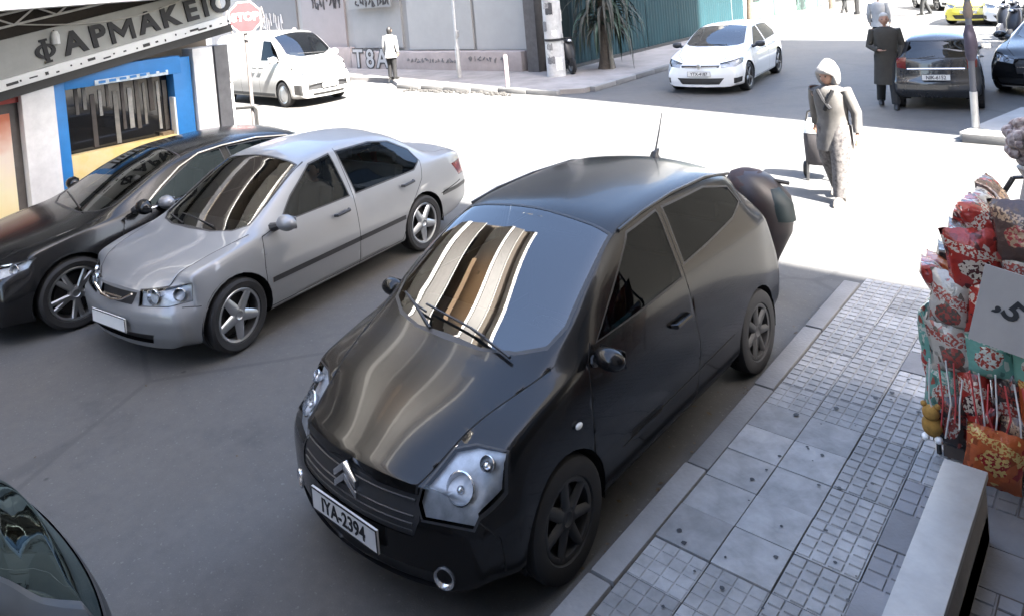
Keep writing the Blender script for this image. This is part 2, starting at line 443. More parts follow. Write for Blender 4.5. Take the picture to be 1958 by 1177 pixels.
def wheel(root, x, y, r, w, side, style, dark=False, steer=0, hub=True):
    """tyre with rim, spokes and brake disc; side=+1 left"""
    M = Matrix.Translation((x, y, r)) @ Matrix.Rotation(steer, 4, 'Z') @ Matrix.Rotation(-side*math.pi/2, 4, 'X')
    rr = r*style.get('rim', .70)
    t = MB(); h = w/2
    prof = [(rr, -h*.75), (rr+.01, -h*.92), (r*.90, -h), (r*.975, -h*.86), (r, -h*.6), (r, -h*.25), (r*.985, -h*.22), (r*.985, -h*.14), (r, -h*.11), (r, h*.11), (r*.985, h*.14), (r*.985, h*.22), (r, h*.25), (r, h*.6), (r*.975, h*.86), (r*.90, h), (rr+.01, h*.92), (rr, h*.75)]
    t.lathe(prof, 40, M)
    tyre = t.build('wheel', BLACK, root, smooth=True)
    am = (mat('wheel_cover_grey', (.035, .035, .036), .55, .2, noise=.3, nscale=8) if style.get('n') == 7 and dark else ALLOYD if dark else ALLOY)
    b = MB()
    b.lathe([(rr+.004, h*.80), (rr-.004, h*.86), (rr-.022, h*.80), (rr-.03, h*.3), (rr-.03, -h*.7)], 40, M)
    ns = style.get('n', 5); kind = style.get('kind', 'spoke')
    if kind == 'cover':
        b.lathe([(rr-.02, h*.70), (rr*.8, h*.86), (rr*.45, h*.9), (.05, h*.95), (.0, h*.95)], 40, M)
    else:
        for k in range(ns):
            a = 2*math.pi*(k+.25)/ns
            for da in (style.get('fork', [0])):
                a0 = a; a1 = a+da; ww0, ww1 = style.get('ww', (.036, .028))
                p0 = Vector((math.cos(a0)*.05, math.sin(a0)*.05, h*.62)); p1 = Vector((math.cos(a1)*(rr-.012), math.sin(a1)*(rr-.012), h*.66))
                d = (p1-p0).normalized(); n_ = Vector((-d.y, d.x, 0)).normalized(); z = Vector((0, 0, 1))
                vs = []
                for p, ww in ((p0, ww0), (p1, ww1)):
                    vs += [p+n_*ww, p+n_*ww*.55+z*.016, p-n_*ww*.55+z*.016, p-n_*ww, p-z*.03]
                vs = [M @ v for v in vs]
                b.add(vs, [(i, (i+1) % 5, (i+1) % 5+5, i+5) for i in range(5)])
        b.lathe([(.075, h*.5), (.07, h*.72), (.035, h*.80), (.03, h*.74), (0, h*.74)], 20, M)
    rim = b.build('rim', am, tyre, smooth=True, auto=R(50))
    d = MB(); d.lathe([(rr*.95, h*.02), (rr*.95, -h*.3), (0, -h*.3)], 28, M)
    for k in range(1): d.lathe([(rr*.72, h*.25), (rr*.72, h*.1), (0, h*.1)], 28, M)
    d.build('brake_disc', mat('brake_dark', (.035, .033, .032), .5, .6, noise=.3), tyre, smooth=True)
    return tyre
def wheel_well(root, x, r, yin, yout):
    for sg in (-1, 1):
        m = MB(); n = 16; vs = []
        for k in range(n+1):
            a = -.25+(math.pi+.5)*k/n
            for y in (yin, yout): vs.append((x+r*math.cos(a), sg*y, r*.86+r*math.sin(a)))
        fs = [(2*k, 2*k+1, 2*k+3, 2*k+2) for k in range(n)]
        m.add(vs, fs); m.add([vs[2*k] for k in range(n+1)], [tuple(range(n+1))])
        m.build('wheel_arch_liner', GAP, root)
def seats(root, xf, xr, zf=.30, w=.36, steer_x=None, rows=True):
    def seat(x, y, wd):
        m = MB(); m.box((x, y, zf+.12), (.5, wd, .16)); m.box((x-.30, y, zf+.44), (.13, wd, .58), Matrix.Rotation(R(-14), 3, 'Y')); m.box((x-.40, y, zf+.80), (.08, wd*.55, .17), Matrix.Rotation(R(-8), 3, 'Y'))
        m.build('seat', SEAT, root, bevel=.04)
    for y in (-w, w): seat(xf, y, .50)
    if rows:
        m = MB(); m.box((xr, 0, zf+.14), (.5, 1.15, .16)); m.box((xr-.30, 0, zf+.44), (.14, 1.15, .55), Matrix.Rotation(R(-18), 3, 'Y'))
        for y in (-.35, .35): m.box((xr-.41, y, zf+.78), (.08, .26, .14))
        m.build('rear_bench', SEAT, root, bevel=.04)
    if steer_x is not None:
        m = MB(); pts = []; c = Vector((steer_x, w, zf+.50)); ax = Matrix.Rotation(R(-62), 3, 'Y')
        pts = [c+ax @ Vector((math.cos(a)*.18, math.sin(a)*.18, 0)) for a in np.linspace(0, 2*math.pi, 21)]
        m.tube(pts, .016, 8, cap=False); m.tube([c+ax @ Vector((0, -.17, 0)), c, c+ax @ Vector((0, .17, 0))], .02, 6)
        m.build('steering_wheel', TRIM, root, smooth=True)
def dashboard(root, x0, x1, z, hw):
    m = MB(); m.prism([(x0, z-.32), (x0, z-.04), (x0+.1, z), (x1, z-.02), (x1, z-.32)], 'y', -hw, hw); m.build('dashboard', SEAT, root, bevel=.02)
def mirror(root, x, y, z, side, paint_m, s=1.0):
    M = Matrix.Translation((x, y, z))
    m = MB(); m.ball((x, y, z), (.075*s, .105*s, .068*s), 16, 10)
    o = None
    for i, v in enumerate(m.v):
        v = list(v)
        if v[0] < x-.03: v[0] = x-.03
        m.v[i] = tuple(v)
    o = m.build('mirror', paint_m, root, smooth=True, auto=R(60))
    a = MB(); a.tube([(x+.01, y-side*.08, z-.03), (x+.02, y-side*.19, z-.06)], [.03, .045], 8); a.build('mirror_arm', TRIM, o, smooth=True)
    g = MB(); g.add([(x-.034, y+dy*.09*s, z+dz*.055*s) for dy, dz in ((-1, -1), (1, -1), (1, 1), (-1, 1))], [(0, 1, 2, 3)]); g.build('mirror_glass', CHROME, o)
    return o
def handle(root, x, y, z, side, m_, parent=None, tilt=0):
    m = MB(); m.tube([(x+.10, y-side*.008, z), (x+.085, y+side*.022, z), (x-.085, y+side*.022, z+tilt), (x-.10, y-side*.008, z+tilt)], [.014, .016, .016, .014], 8)
    return m.build('handle', m_, parent or root, smooth=True)
def num_plate(root, s, x, y, z, rz=0, tilt=0, w=.52, h=.115, back=False):
    M = Matrix.Translation((x, y, z)) @ Matrix.Rotation(rz, 4, 'Z') @ Matrix.Rotation(tilt, 4, 'Y')
    m = MB(); m.box((0, 0, 0), (.012, w, h)); m.v = [tuple(M @ Vector(v)) for v in m.v]
    p = m.build('number_plate', PLATE, root)
    f = MB(); t = .006
    for c, sz in (((.0065, 0, h/2-t/2), (.004, w, t)), ((.0065, 0, -h/2+t/2), (.004, w, t)), ((.0065, w/2-t/2, 0), (.004, t, h)), ((.0065, -w/2+t/2, 0), (.004, t, h))): f.box(c, sz)
    f.v = [tuple(M @ Vector(v)) for v in f.v]; f.build('plate_border', INK, p)
    if s:
        T = M @ Matrix.Translation((.0085, 0, -.003)) @ Matrix(((0, 0, 1, 0), (1, 0, 0, 0), (0, 1, 0, 0), (0, 0, 0, 1)))
        text_mesh('plate_lettering', s, h*.86, .001, INK, p, T @ Matrix.Diagonal((.92*w/.52, 1, 1, 1)), bold=.002)
    return p
def pads(axes, pts): return pts
SIDE_ = lambda sg, zmin=0., zmax=9., nmin=.25: (lambda c, n: c.y*sg > .25 and zmin < c.z < zmax and n.y*sg > nmin)
BOTH = lambda c, n: True
TOPM = lambda zmin=.5: (lambda c, n: n.z > .12 and c.z > zmin)

# ------------------------------------------------------------------ setting
def asphalt():
    m, nt, b = _m('asphalt'); N = nt.nodes; L = nt.links; tc = N.new('ShaderNodeTexCoord')
    def noise(scale, detail=6, rough=.6):
        n = N.new('ShaderNodeTexNoise'); n.inputs['Scale'].default_value = scale; n.inputs['Detail'].default_value = detail; n.inputs['Roughness'].default_value = rough
        L.new(tc.outputs['Object'], n.inputs['Vector']); return n.outputs['Fac']
    def rng(x, a, b_, c=0, d=1):
        r = N.new('ShaderNodeMapRange'); L.new(x, r.inputs[0]); r.inputs[1].default_value = a; r.inputs[2].default_value = b_; r.inputs[3].default_value = c; r.inputs[4].default_value = d; return r.outputs[0]
    def mix(f, a, c):
        x = N.new('ShaderNodeMix'); x.data_type = 'RGBA'; L.new(f, x.inputs[0])
        for i, q in ((6, a), (7, c)):
            if isinstance(q, tuple): x.inputs[i].default_value = (*q, 1)
            else: L.new(q, x.inputs[i])
        return x.outputs[2]
    base = mix(rng(noise(.35, 4), .35, .65), (.058, .060, .062), (.082, .080, .077))
    base = mix(rng(noise(2.1, 8, .7), .4, .7, 0, .55), base, (.105, .102, .097))
    base = mix(rng(noise(.16, 3), .52, .62, 0, .45), base, (.098, .084, .068))
    base = mix(rng(noise(9, 7, .75), .35, .65, 0, .4), base, (.046, .046, .047))
    base = mix(rng(noise(.9, 5, .7), .56, .70, 0, .6), base, (.036, .036, .037))
    base = mix(rng(noise(160, 2), .55, .75, 0, .5), base, (.12, .118, .112))
    v = N.new('ShaderNodeTexVoronoi'); v.inputs['Scale'].default_value = 1.7; L.new(tc.outputs['Object'], v.inputs['Vector'])
    base = mix(rng(v.outputs['Distance'], .03, .045, .7, 0), base, (.02, .02, .02))
    sm = N.new('ShaderNodeTexNoise'); sm.inputs['Scale'].default_value = 40; L.new(tc.outputs['Object'], sm.inputs['Vector'])
    base = mix(rng(sm.outputs['Fac'], .64, .72, 0, .5), base, (.15, .147, .14))
    # tar seams
    w = N.new('ShaderNodeTexVoronoi'); w.feature = 'DISTANCE_TO_EDGE'; w.inputs['Scale'].default_value = .22; L.new(tc.outputs['Object'], w.inputs['Vector'])
    base = mix(rng(w.outputs['Distance'], .003, .007, .35, 0), base, (.03, .03, .031))
    L.new(base, b.inputs['Base Color']); b.inputs['Roughness'].default_value = .78
    bp = N.new('ShaderNodeBump'); bp.inputs['Strength'].default_value = .35; bp.inputs['Distance'].default_value = .006
    L.new(noise(120, 3), bp.inputs['Height']); L.new(bp.outputs[0], b.inputs['Normal'])
    return m
m = MB(); m.add([(-400, -400, 0), (400, -400, 0), (400, 400, 0), (-400, 400, 0)], [(0, 1, 2, 3)])
tag(m.build('road', asphalt()), kind='structure')

CONC = mat('concrete', (.25, .25, .245), .85, noise=.22, nscale=1.2, bump=.3, bscale=60)
PAVE = mat('paving_grey', (.225, .224, .22), .8, noise=.26, nscale=7, bump=.25, bscale=70, spots=4.2)
PAVED = mat('paving_dark', (.165, .165, .17), .85, noise=.2, nscale=3, bump=.25, bscale=70, spots=5)
PAVEW = mat('paving_worn', (.215, .214, .21), .8, noise=.28, nscale=6, bump=.3, bscale=40, spots=4.6)
GROUT = mat('grout', (.055, .056, .058), .95, noise=.2)
KERB = mat('kerb_concrete', (.165, .164, .162), .8, noise=.2, nscale=3, bump=.35, bscale=50)
MARBLE = mat('marble', (.26, .248, .228), .42, noise=.22, nscale=3.5, bump=.10)
RENDER = mat('render_grey', (.30, .302, .30), .9, noise=.10, nscale=.8, bump=.2, bscale=30)

# near pavement: slab, kerb stones and square tiles
m = MB(); m.box((1.9, -11.5, .045), (7.7, 36.7, .09)); walk = tag(m.build('sidewalk', GROUT), kind='structure')
y = -1.2; k = 0; kerb_mesh = None
while y < 6.8:
    L_ = min(.98, 6.85-y)
    if L_ > .9:
        if kerb_mesh is None:
            q = MB(); q.box((.012, 0, .058), (.128, .975, .125)); o = q.build('kerb_stone', KERB, walk, bevel=.014); kerb_mesh = o.data
        else: o = link('kerb_stone', kerb_mesh, walk)
        o.location = (-2.03+random.uniform(-.004, .004), y+.49, random.uniform(-.004, .003)); o.rotation_euler = (0, random.uniform(-.01, .01), random.uniform(-.004, .004))
    y += .99
def tile_mesh(T, n, nm, mt, g=.011, h=.007):
    q = MB(); q.box((0, 0, -.006), (T-.006, T-.006, .012)); s_ = (T-.006)/n
    for i in range(n):
        for j in range(n):
            cx, cy = -T/2+.003+s_*(i+.5), -T/2+.003+s_*(j+.5); a = s_/2-g/2; a2 = a-.003
            q.add([(cx-a, cy-a, 0), (cx+a, cy-a, 0), (cx+a, cy+a, 0), (cx-a, cy+a, 0), (cx-a2, cy-a2, h), (cx+a2, cy-a2, h), (cx+a2, cy+a2, h), (cx-a2, cy+a2, h)],
                  [(4, 5, 6, 7), (0, 1, 5, 4), (1, 2, 6, 5), (2, 3, 7, 6), (3, 0, 4, 7)])
    o = q.build(nm, mt); me = o.data; bpy.data.objects.remove(o); return me
T = .285
def slab_mesh(mt):
    q = MB(); q.box((0, 0, -.003), (T-.005, T-.005, .018)); o = q.build('paving_tile', mt, bevel=.003); me = o.data; bpy.data.objects.remove(o); return me
tm = {'g': tile_mesh(T, 4, 'paving_tile', PAVE), 'd': tile_mesh(T, 3, 'paving_tile', PAVED), 'f': tile_mesh(T, 4, 'paving_tile', PAVEW, g=.006, h=.004), 's': slab_mesh(PAVEW), 'p': slab_mesh(PAVED)}
for ci in range(6):
    for ri in range(20):
        x = -1.95+T*(ci+.5); yy = 1.15+T*(ri+.5)
        if yy > 6.8: continue
        kind = 'g'
        if ci >= 4: kind = 'p' if (ri*7+ci*3) % 5 < 3 else 'd'
        elif ci == 3: kind = 'p' if ri in (7, 6, 9, 14) else ('d' if ri in (8, 10, 5) else 'g')
        elif ci < 2:
            if 2 <= ri <= 6: kind = 'f'
            if 7 <= ri <= 11: kind = 's'
            if ri == 12: kind = 'f'
        if (ci, ri) in ((2, 15), (3, 16)): kind = 'p'
        o = link('paving_tile', tm[kind], walk)
        o.location = (x, yy, .107+random.uniform(-.003, .003)); o.rotation_euler = (random.uniform(-.006, .006), random.uniform(-.006, .006), random.choice((0, 1, 2, 3))*math.pi/2+random.uniform(-.004, .004))
# gum and dirt spots trodden into the near pavement
m = MB()
for _ in range(60):
    x, y_, r = random.uniform(-1.92, -1.1), 2.2+3.6*random.random()**1.3, .005+.016*random.random()**2
    n_ = 7; m.add([(x+r*math.cos(a)*random.uniform(.7, 1.2), y_+r*math.sin(a)*random.uniform(.7, 1.2), .1195) for a in np.linspace(0, 2*math.pi, n_, endpoint=False)], [tuple(range(n_))])
tag(m.build('gum_spots', INK, walk), kind='stuff')

# broken stones and grit along the sunlit far kerb
rs = random.Random(3); m = MB()
for _ in range(130):
    x = rs.uniform(-16.3, -12.2); y_ = 14.62+rs.gauss(0, .10); r = rs.uniform(.02, .07)
    m.ball((x, y_, r*.3), (r, r*rs.uniform(.6, 1), r*.6), 6, 4)
tag(m.build('rubble', mat('rubble_dark', (.03, .028, .026), .9, noise=.4, nscale=9)), 'dark grit and broken stones lying along the sunlit kerb', 'rubble', kind='stuff')
# dry leaves and scraps caught along the near kerb
rl_ = random.Random(9); m = MB()
for _ in range(70):
    x = -2.13-abs(rl_.gauss(0, .10)); y_ = rl_.uniform(1.6, 6.9); r = rl_.uniform(.006, .022); a = rl_.uniform(0, 6.3)
    if rl_.random() < .25: x = rl_.uniform(-6, -3.9); y_ = rl_.uniform(1.0, 5.5); r *= .7
    u = Vector((math.cos(a), math.sin(a), rl_.uniform(-.3, .3)))*r; v = Vector((-math.sin(a), math.cos(a), rl_.uniform(-.3, .3)))*r*.55; p = Vector((x, y_, .008))
    m.add([p-u, p+v, p+u, p-v], [(0, 1, 2, 3)])
tag(m.build('litter', mat('litter_brown', (.09, .07, .05), .9, noise=.5, nscale=30)), 'small dry leaves and scraps lying on the asphalt along the near kerb', 'litter', kind='stuff')
# other pavements
def pavement(name, poly, h, mt, kerb=None, kw=.16):
    m = MB(); m.prism(poly, 'z', 0.0, h); o = m.build(name, mt); tag(o, kind='structure')
    if kerb:
        a, b = Vector(kerb[0]), Vector(kerb[1]); d = (b-a); L0 = d.length; d.normalize(); n = int(L0/1.0); rz = math.atan2(d.y, d.x)
        q = MB(); q.box((0, 0, (h+.012)/2), (L0/n-.012, kw, h+.012)); me = None
        for i in range(n):
            if me is None: ko = q.build('kerb_stone', KERB, o, bevel=.015); me = ko.data
            else: ko = link('kerb_stone', me, o)
            p = a+d*(L0/n*(i+.5)); ko.location = (p.x, p.y, random.uniform(-.006, .004)); ko.rotation_euler = (0, 0, rz)
    return o
pavement('pavement', [(-10.75, -40), (-9.62, -40), (-9.62, 6.6), (-10.2, 7.3), (-40, 7.3), (-40, 6.1), (-10.75, 6.1)], .12, CONC, ((-9.55, -4), (-9.55, 6.5)))
fp = pavement('pavement', [(-10.5, 15.35), (-10.5, 40), (-13.6, 40), (-13.6, 18.0), (-60, 18.0), (-60, 15.9), (-18.4, 15.9), (-17.0, 15.0), (-11.2, 14.95)], .12, mat('pavement_worn', (.22, .205, .195), .85, noise=.25, nscale=1.4, bump=.3, bscale=30), ((-10.42, 15.6), (-10.42, 38)))
pavement('pavement', [(-2.25, 12.9), (6, 12.3), (6, 40), (-.2, 40), (-.2, 15.5), (-1.75, 15.1)], .12, CONC, ((-2.2, 12.82), (5, 12.3)))
q = MB(); q.box((0, 0, .07), (.98, .16, .14)); me = None
for i in range(6):
    if me is None: ko = q.build('kerb_stone', KERB, fp, bevel=.02); me = ko.data
    else: ko = link('kerb_stone', me, fp)
    ko.location = (-16.4+i*.99, 14.93+random.uniform(-.05, .03), random.uniform(-.03, .0)); ko.rotation_euler = (random.uniform(-.05, .05), 0, random.uniform(-.05, .05))

# ---- the building the camera hangs on
BLDG = mat('facade_cream', (.34, .31, .27), .85, noise=.08, nscale=.6, bump=.1)
SHUT = mat('shutter_brown', (.10, .075, .055), .7, noise=.2)
GLZ = mat('window_dark', (.012, .014, .016), .06, spec=.7)
AWN = mat('awning_brown', (.24, .15, .08), .8, noise=.15)
def facade_floors(root, X, sgn, y0, y1, z0, H, slab_out=1.15, awn=(), wmat=BLDG, bay=2.6, fl=3.05, parapet=.95, depth=.22, rail=False):
    """balcony slabs with parapets, windows with shutters; X is the facade plane, sgn the outward direction"""
    nfl = int((H-z0)/fl)
    for f in range(nfl):
        z = z0+f*fl
        if rail:
            m = MB(); m.box((X+sgn*slab_out/2, (y0+y1)/2, z+.09), (slab_out, y1-y0-.1, .20)); o_ = m.build('balcony', WHITE, root)
            m = MB(); m.box((X+sgn*(slab_out-.03), (y0+y1)/2, z+.66), (.03, y1-y0-.2, .80)); m.build('railing', mat('railing_brown', (.055, .045, .038), .5, noise=.3, nscale=6), o_)
            m = MB(); m.box((X+sgn*(slab_out-.03), (y0+y1)/2, z+1.09), (.06, y1-y0-.2, .05)); m.build('handrail', WHITE, o_)
        else:
          m = MB(); m.box((X+sgn*slab_out/2, (y0+y1)/2, z+.09), (slab_out, y1-y0-.1, .18)); m.box((X+sgn*(slab_out-.05), (y0+y1)/2, z+.18+parapet/2), (.10, y1-y0-.1, parapet))
          m.build('balcony', WHITE if f % 2 == 0 else wmat, root)
        n = int((y1-y0)/bay)
        for k in range(n):
            yc = y0+(k+.5)*(y1-y0)/n
            m = MB(); m.box((X+sgn*.01, yc, z+.2+1.1), (.06, 1.25, 2.2)); w = m.build('window', SHUT, root)
            g = MB(); g.box((X+sgn*.045, yc, z+.2+1.1), (.02, 1.1, 2.05)); g.build('pane', GLZ, w)
        for (fa, ya, yb) in awn:
            if fa == f:
                m = MB(); m.add([(X+sgn*.05, ya, z+2.75), (X+sgn*.05, yb, z+2.75), (X+sgn*(slab_out+.25), yb, z+1.75), (X+sgn*(slab_out+.25), ya, z+1.75)], [(0, 1, 2, 3)])
                m.add([(X+sgn*(slab_out+.25), ya, z+1.75), (X+sgn*(slab_out+.25), yb, z+1.75), (X+sgn*(slab_out+.25), yb, z+1.5), (X+sgn*(slab_out+.25), ya, z+1.5)], [(0, 1, 2, 3)])
                m.build('awning', AWN, root)
shop = thing('apartment_building', 'cream apartment building at the right edge with the shop recess behind the marble ledge', 'building', (0, 0, 0))
m = MB(); m.box((7.35, -17.6, 8.05), (14, 44.6, 16.1)); m.build('wall', BLDG, shop)
facade_floors(shop, .35, -1, -38, -1.5, 3.4, 16, .9, bay=3.2)
m = MB(); m.box((-.14, 3.1, .052), (.96, 5.6, .114)); m.build('shop_floor', mat('shop_floor_brown', (.05, .042, .036), .5, noise=.2), shop)
for xx in (-.50, -.30, .0):
    m = MB(); m.box((xx, 3.1, .118), (.022, 4.6, .02)); m.build('metal_strip', mat('steel_strip', (.35, .33, .31), .35, .8, noise=.2), shop, bevel=.004)
m = MB(); m.box((.30, 3.2, 1.5), (.06, 3.0, 2.6)); m.build('shop_front', GLZ, shop)
led = thing('low_wall', 'pale marble low wall running along the near pavement under the snack display', 'low wall', (-.77, 2.0, 0))
m = MB(); m.box((0, 0, .27), (.15, 4.06, .30)); m.box((.01, 0, .13), (.13, 4.04, .24)); m.build('base', mat('ledge_grey', (.24, .225, .21), .8, noise=.15, nscale=3, bump=.2), led)
for k in range(3):
    m = MB(); m.box((0, -1.35+k*1.352, .435), (.175, 1.346, .034)); m.build('coping_slab', MARBLE, led, bevel=.005)
m = MB(); m.box((-.075, .98, .40), (.03, .28, .02)); m.build('metal_clip', TRIM, led)

# building on the far right corner and one further on: out of view, they shade the far street
fr = thing('corner_building', 'tall corner building outside the view to the right', 'building', (0, 0, 0))
m = MB(); m.box((8.6, 17.5, 22), (16, 9.6, 44)); m.build('wall', BLDG, fr)
facade_floors(fr, .6, -1, 13.1, 22.0, 3.4, 43, .5, bay=2.9)

# ---- pharmacy block on the left
ph = thing('pharmacy_building', 'pharmacy block on the left with white balconies above a grey sign of dark letters', 'building', (0, 0, 0))
XP = -10.8; YE = 6.05
m = MB(); m.box((XP-8.3, -20.2, 8.0), (16, 52.4, 10.6)); m.box((XP-8.6, -20.2, 1.4), (16, 52.3, 2.8)); m.build('wall', mat('facade_brown', (.20, .165, .13), .85, noise=.08, nscale=.7), ph)
facade_floors(ph, XP-.2, 1, -34, YE-.2, 3.12, 12.7, 1.15, rail=True, awn=((2, -6, -2.2), (1, -13, -9), (1, 1.0, 3.5)), bay=3.0)
m = MB(); m.box((XP-8.3, -20.2, 12.9), (16.6, 52.8, .3)); m.build('roof', WHITE, ph)
STONE = mat('pillar_white', (.70, .69, .68), .5, noise=.14, nscale=4)
m = MB(); m.box((XP-.12, 3.19, 1.16), (.36, .40, 2.1)); m.build('pillar', STONE, ph, bevel=.01)
m = MB(); m.box((XP-.12, 5.535, 1.22), (.36, .33, 2.22)); m.build('pillar', STONE, ph, bevel=.01)
m = MB(); m.box((XP-.12, 5.86, 1.22), (.30, .22, 2.22)); m.build('pillar', mat('pillar_grey', (.12, .12, .125), .7, noise=.2), ph)
BLUE = mat('blue_frame', (.028, .20, .52), .45, noise=.08)
YEL = mat('panel_yellow', (.70, .50, .14), .6, noise=.12, nscale=1.5, col2=(.72, .62, .40))
sw = MB(); sw.box((XP-.25, 4.34, 1.62), (.02, 1.66, 1.1)); so = sw.build('shop_window', mat('shop_glass', (.016, .016, .017), .05, spec=.6), ph)
m = MB()
for yy, zz, w_, h_, dd in ((3.46, 1.16, .16, 2.1, .25), (5.20, 1.62, .28, 1.2, .244), (4.36, 2.12, 1.65, .26, .262)): m.box((XP-.12, yy, zz), (dd, w_, h_))
m.build('window_frame', BLUE, so, bevel=.008)
m = MB(); m.box((XP-.10, 4.36, .68), (.20, 1.64, .80)); m.build('window_sill', YEL, so, bevel=.01)
rnd = random.Random(4)
for k in range(13):   # goods, strips and stickers behind and on the glass
    yy = 3.75+k*.105; h_ = rnd.uniform(.25, .8); mm = mat('goods_%d' % (k % 4), ((.10, .09, .08), (.20, .19, .17), (.07, .06, .055), (.32, .31, .29))[k % 4], .7, noise=.3, nscale=9)
    q = MB(); q.box((XP-.23, yy, 2.0-h_/2-rnd.uniform(0, .18)), (.015, rnd.uniform(.03, .07), h_)); q.build('display_strip', mm, so)
q = MB(); q.box((XP+.015, 4.45, 2.03), (.03, 1.05, .07)); q.build('window_lettering_band', mat('band_white', (.55, .62, .66), .5, noise=.35, nscale=14), so)
for k in range(7):
    q = MB(); q.box((XP+.034, 4.02+k*.145, 2.03+.004*k), (.006, .095, .035)); q.build('letter_block', BLUE, so)
q = MB(); q.box((XP-.08, 5.12, 1.28), (.16, .17, .72)); q.build('white_panel', WHITE, so, bevel=.01)
q = MB(); q.box((XP-.2, 5.0, .95), (.2, .26, .35)); q.build('carton', mat('carton', (.25, .19, .12), .8, noise=.3), so)
# door with its poster on the left; its light is put into the print
dr = MB(); dr.box((XP-.16, 2.45, 1.05), (.06, 1.08, 2.02)); do = dr.build('door', mat('door_frame', (.10, .09, .085), .6, noise=.2), ph)
def poster_lit_mat():
    m, nt, b = _m('poster_lit_print'); N = nt.nodes; L = nt.links; tc = N.new('ShaderNodeTexCoord'); sp = N.new('ShaderNodeSeparateXYZ'); L.new(tc.outputs['Object'], sp.inputs[0])
    n = N.new('ShaderNodeTexNoise'); n.inputs['Scale'].default_value = 5; L.new(tc.outputs['Object'], n.inputs['Vector'])
    ad = N.new('ShaderNodeMath'); ad.operation = 'MULTIPLY_ADD'; ad.inputs[1].default_value = .5; L.new(n.outputs['Fac'], ad.inputs[0]); L.new(sp.outputs['Z'], ad.inputs[2])
    r = N.new('ShaderNodeValToRGB'); L.new(ad.outputs[0], r.inputs[0]); mp = r.color_ramp
    mp.elements[0].position = 0; mp.elements[0].color = (.80, .60, .22, 1); mp.elements[1].position = 1; mp.elements[1].color = (.5, .05, .03, 1)
    for p, c in ((.35, (.85, .76, .50, 1)), (.6, (.82, .70, .60, 1)), (.85, (.66, .22, .12, 1))):
        e = mp.elements.new(p); e.color = c
    mr = N.new('ShaderNodeMapRange'); mr.inputs[1].default_value = .3; mr.inputs[2].default_value = 2.25; L.new(ad.outputs[0], mr.inputs[0]); L.new(mr.outputs[0], r.inputs[0])
    L.new(r.outputs[0], b.inputs['Base Color']); b.inputs['Roughness'].default_value = .5; return m
q = MB(); q.box((XP-.12, 2.42, .98), (.02, .92, 1.62)); q.build('poster', poster_lit_mat(), do)
q = MB(); q.box((XP-.10, 2.45, 1.98), (.06, 1.08, .12)); q.build('red_header', mat('header_red', (.42, .05, .04), .5), do)
# sign band above, following the slope the photograph shows
SL = math.atan2(.56, 3.35)
sg_ = thing('shop_sign', 'long grey pharmacy sign board with dark raised Greek letters', 'sign', (XP+.10, 2.2, 2.02)); sg_.rotation_euler = (SL, 0, 0)
SIGNG = mat('sign_grey', (.40, .40, .375), .6, noise=.10, nscale=3)
m = MB(); m.box((0, .88, .38), (.14, 5.76, .48)); m.build('board', SIGNG, sg_, bevel=.006)
m = MB(); m.box((.02, .88, .07), (.22, 5.76, .14)); b_ = m.build('white_edge', WHITE, sg_, bevel=.006)
m = MB(); m.box((-.02, .95, .80), (.05, 5.9, .36)); m.build('recess_shade_panel', mat('recess_shade_brown', (.035, .028, .022), .8, noise=.3), sg_)  # dark panel above the sign; the recess shade is put into its colour
m = MB(); m.box((-.05, .95, -.07), (.05, 5.9, .13)); m.build('soffit_shade_strip', TRIM, sg_)  # black strip under the sign, painted in for the shaded gap
for k, ch in enumerate('ΦΑΡΜΑΚΕΙΟ'):
    yy = 1.17+((1.14, 1.53, 1.86, 2.21, 2.62, 2.97, 3.33, 3.58, 3.86)[k]-1.14)*.95
    Mx = Matrix.Translation((.085, yy, .345)) @ Matrix(((0, 0, 1, 0), (1, 0, 0, 0), (0, 1, 0, 0), (0, 0, 0, 1)))
    if ch == 'Φ':
        q = MB(); q.lathe([(.125, -.012), (.125, .012), (.075, .012), (.075, -.012), (.125, -.012)], 20, Mx @ Matrix.Diagonal((1.0, .78, 1, 1))); q.box((.085, yy, .345), (.03, .05, .31)); q.box((.085, yy, .49), (.028, .10, .03)); q.box((.085, yy, .20), (.028, .10, .03)); q.build('letter', INK, sg_)
    elif ch == 'Μ':
        q = MB(); w_, h_, t_ = .17, .155, .055
        q.prism([(yy-w_, .345-h_), (yy-w_+t_, .345-h_), (yy-w_+t_, .345+.05), (yy, .345-.10), (yy+w_-t_, .345+.05), (yy+w_-t_, .345-h_), (yy+w_, .345-h_), (yy+w_, .345+h_), (yy+w_-t_, .345+h_), (yy, .345+.005), (yy-w_+t_, .345+h_), (yy-w_, .345+h_)], 'x', .07, .10); q.build('letter', INK, sg_)
    else: text_mesh('letter', {'Α': 'A', 'Ρ': 'P', 'Μ': 'M', 'Κ': 'K', 'Ε': 'E', 'Ι': 'I', 'Ο': 'O'}[ch], .42, .015, INK, sg_, Mx @ Matrix.Diagonal((.86 if ch in 'Μ' else 1.0, 1, 1, 1)), bold=.004 if ch == 'Μ' else .014)
for k in range(26):
    q = MB(); q.box((.134, .2+k*.15+rnd.uniform(-.03, .03), .06+rnd.uniform(-.02, .02)), (.006, rnd.choice((.02, .04, .10, .14)), rnd.uniform(.012, .045))); q.build('small_print', TRIM, b_)
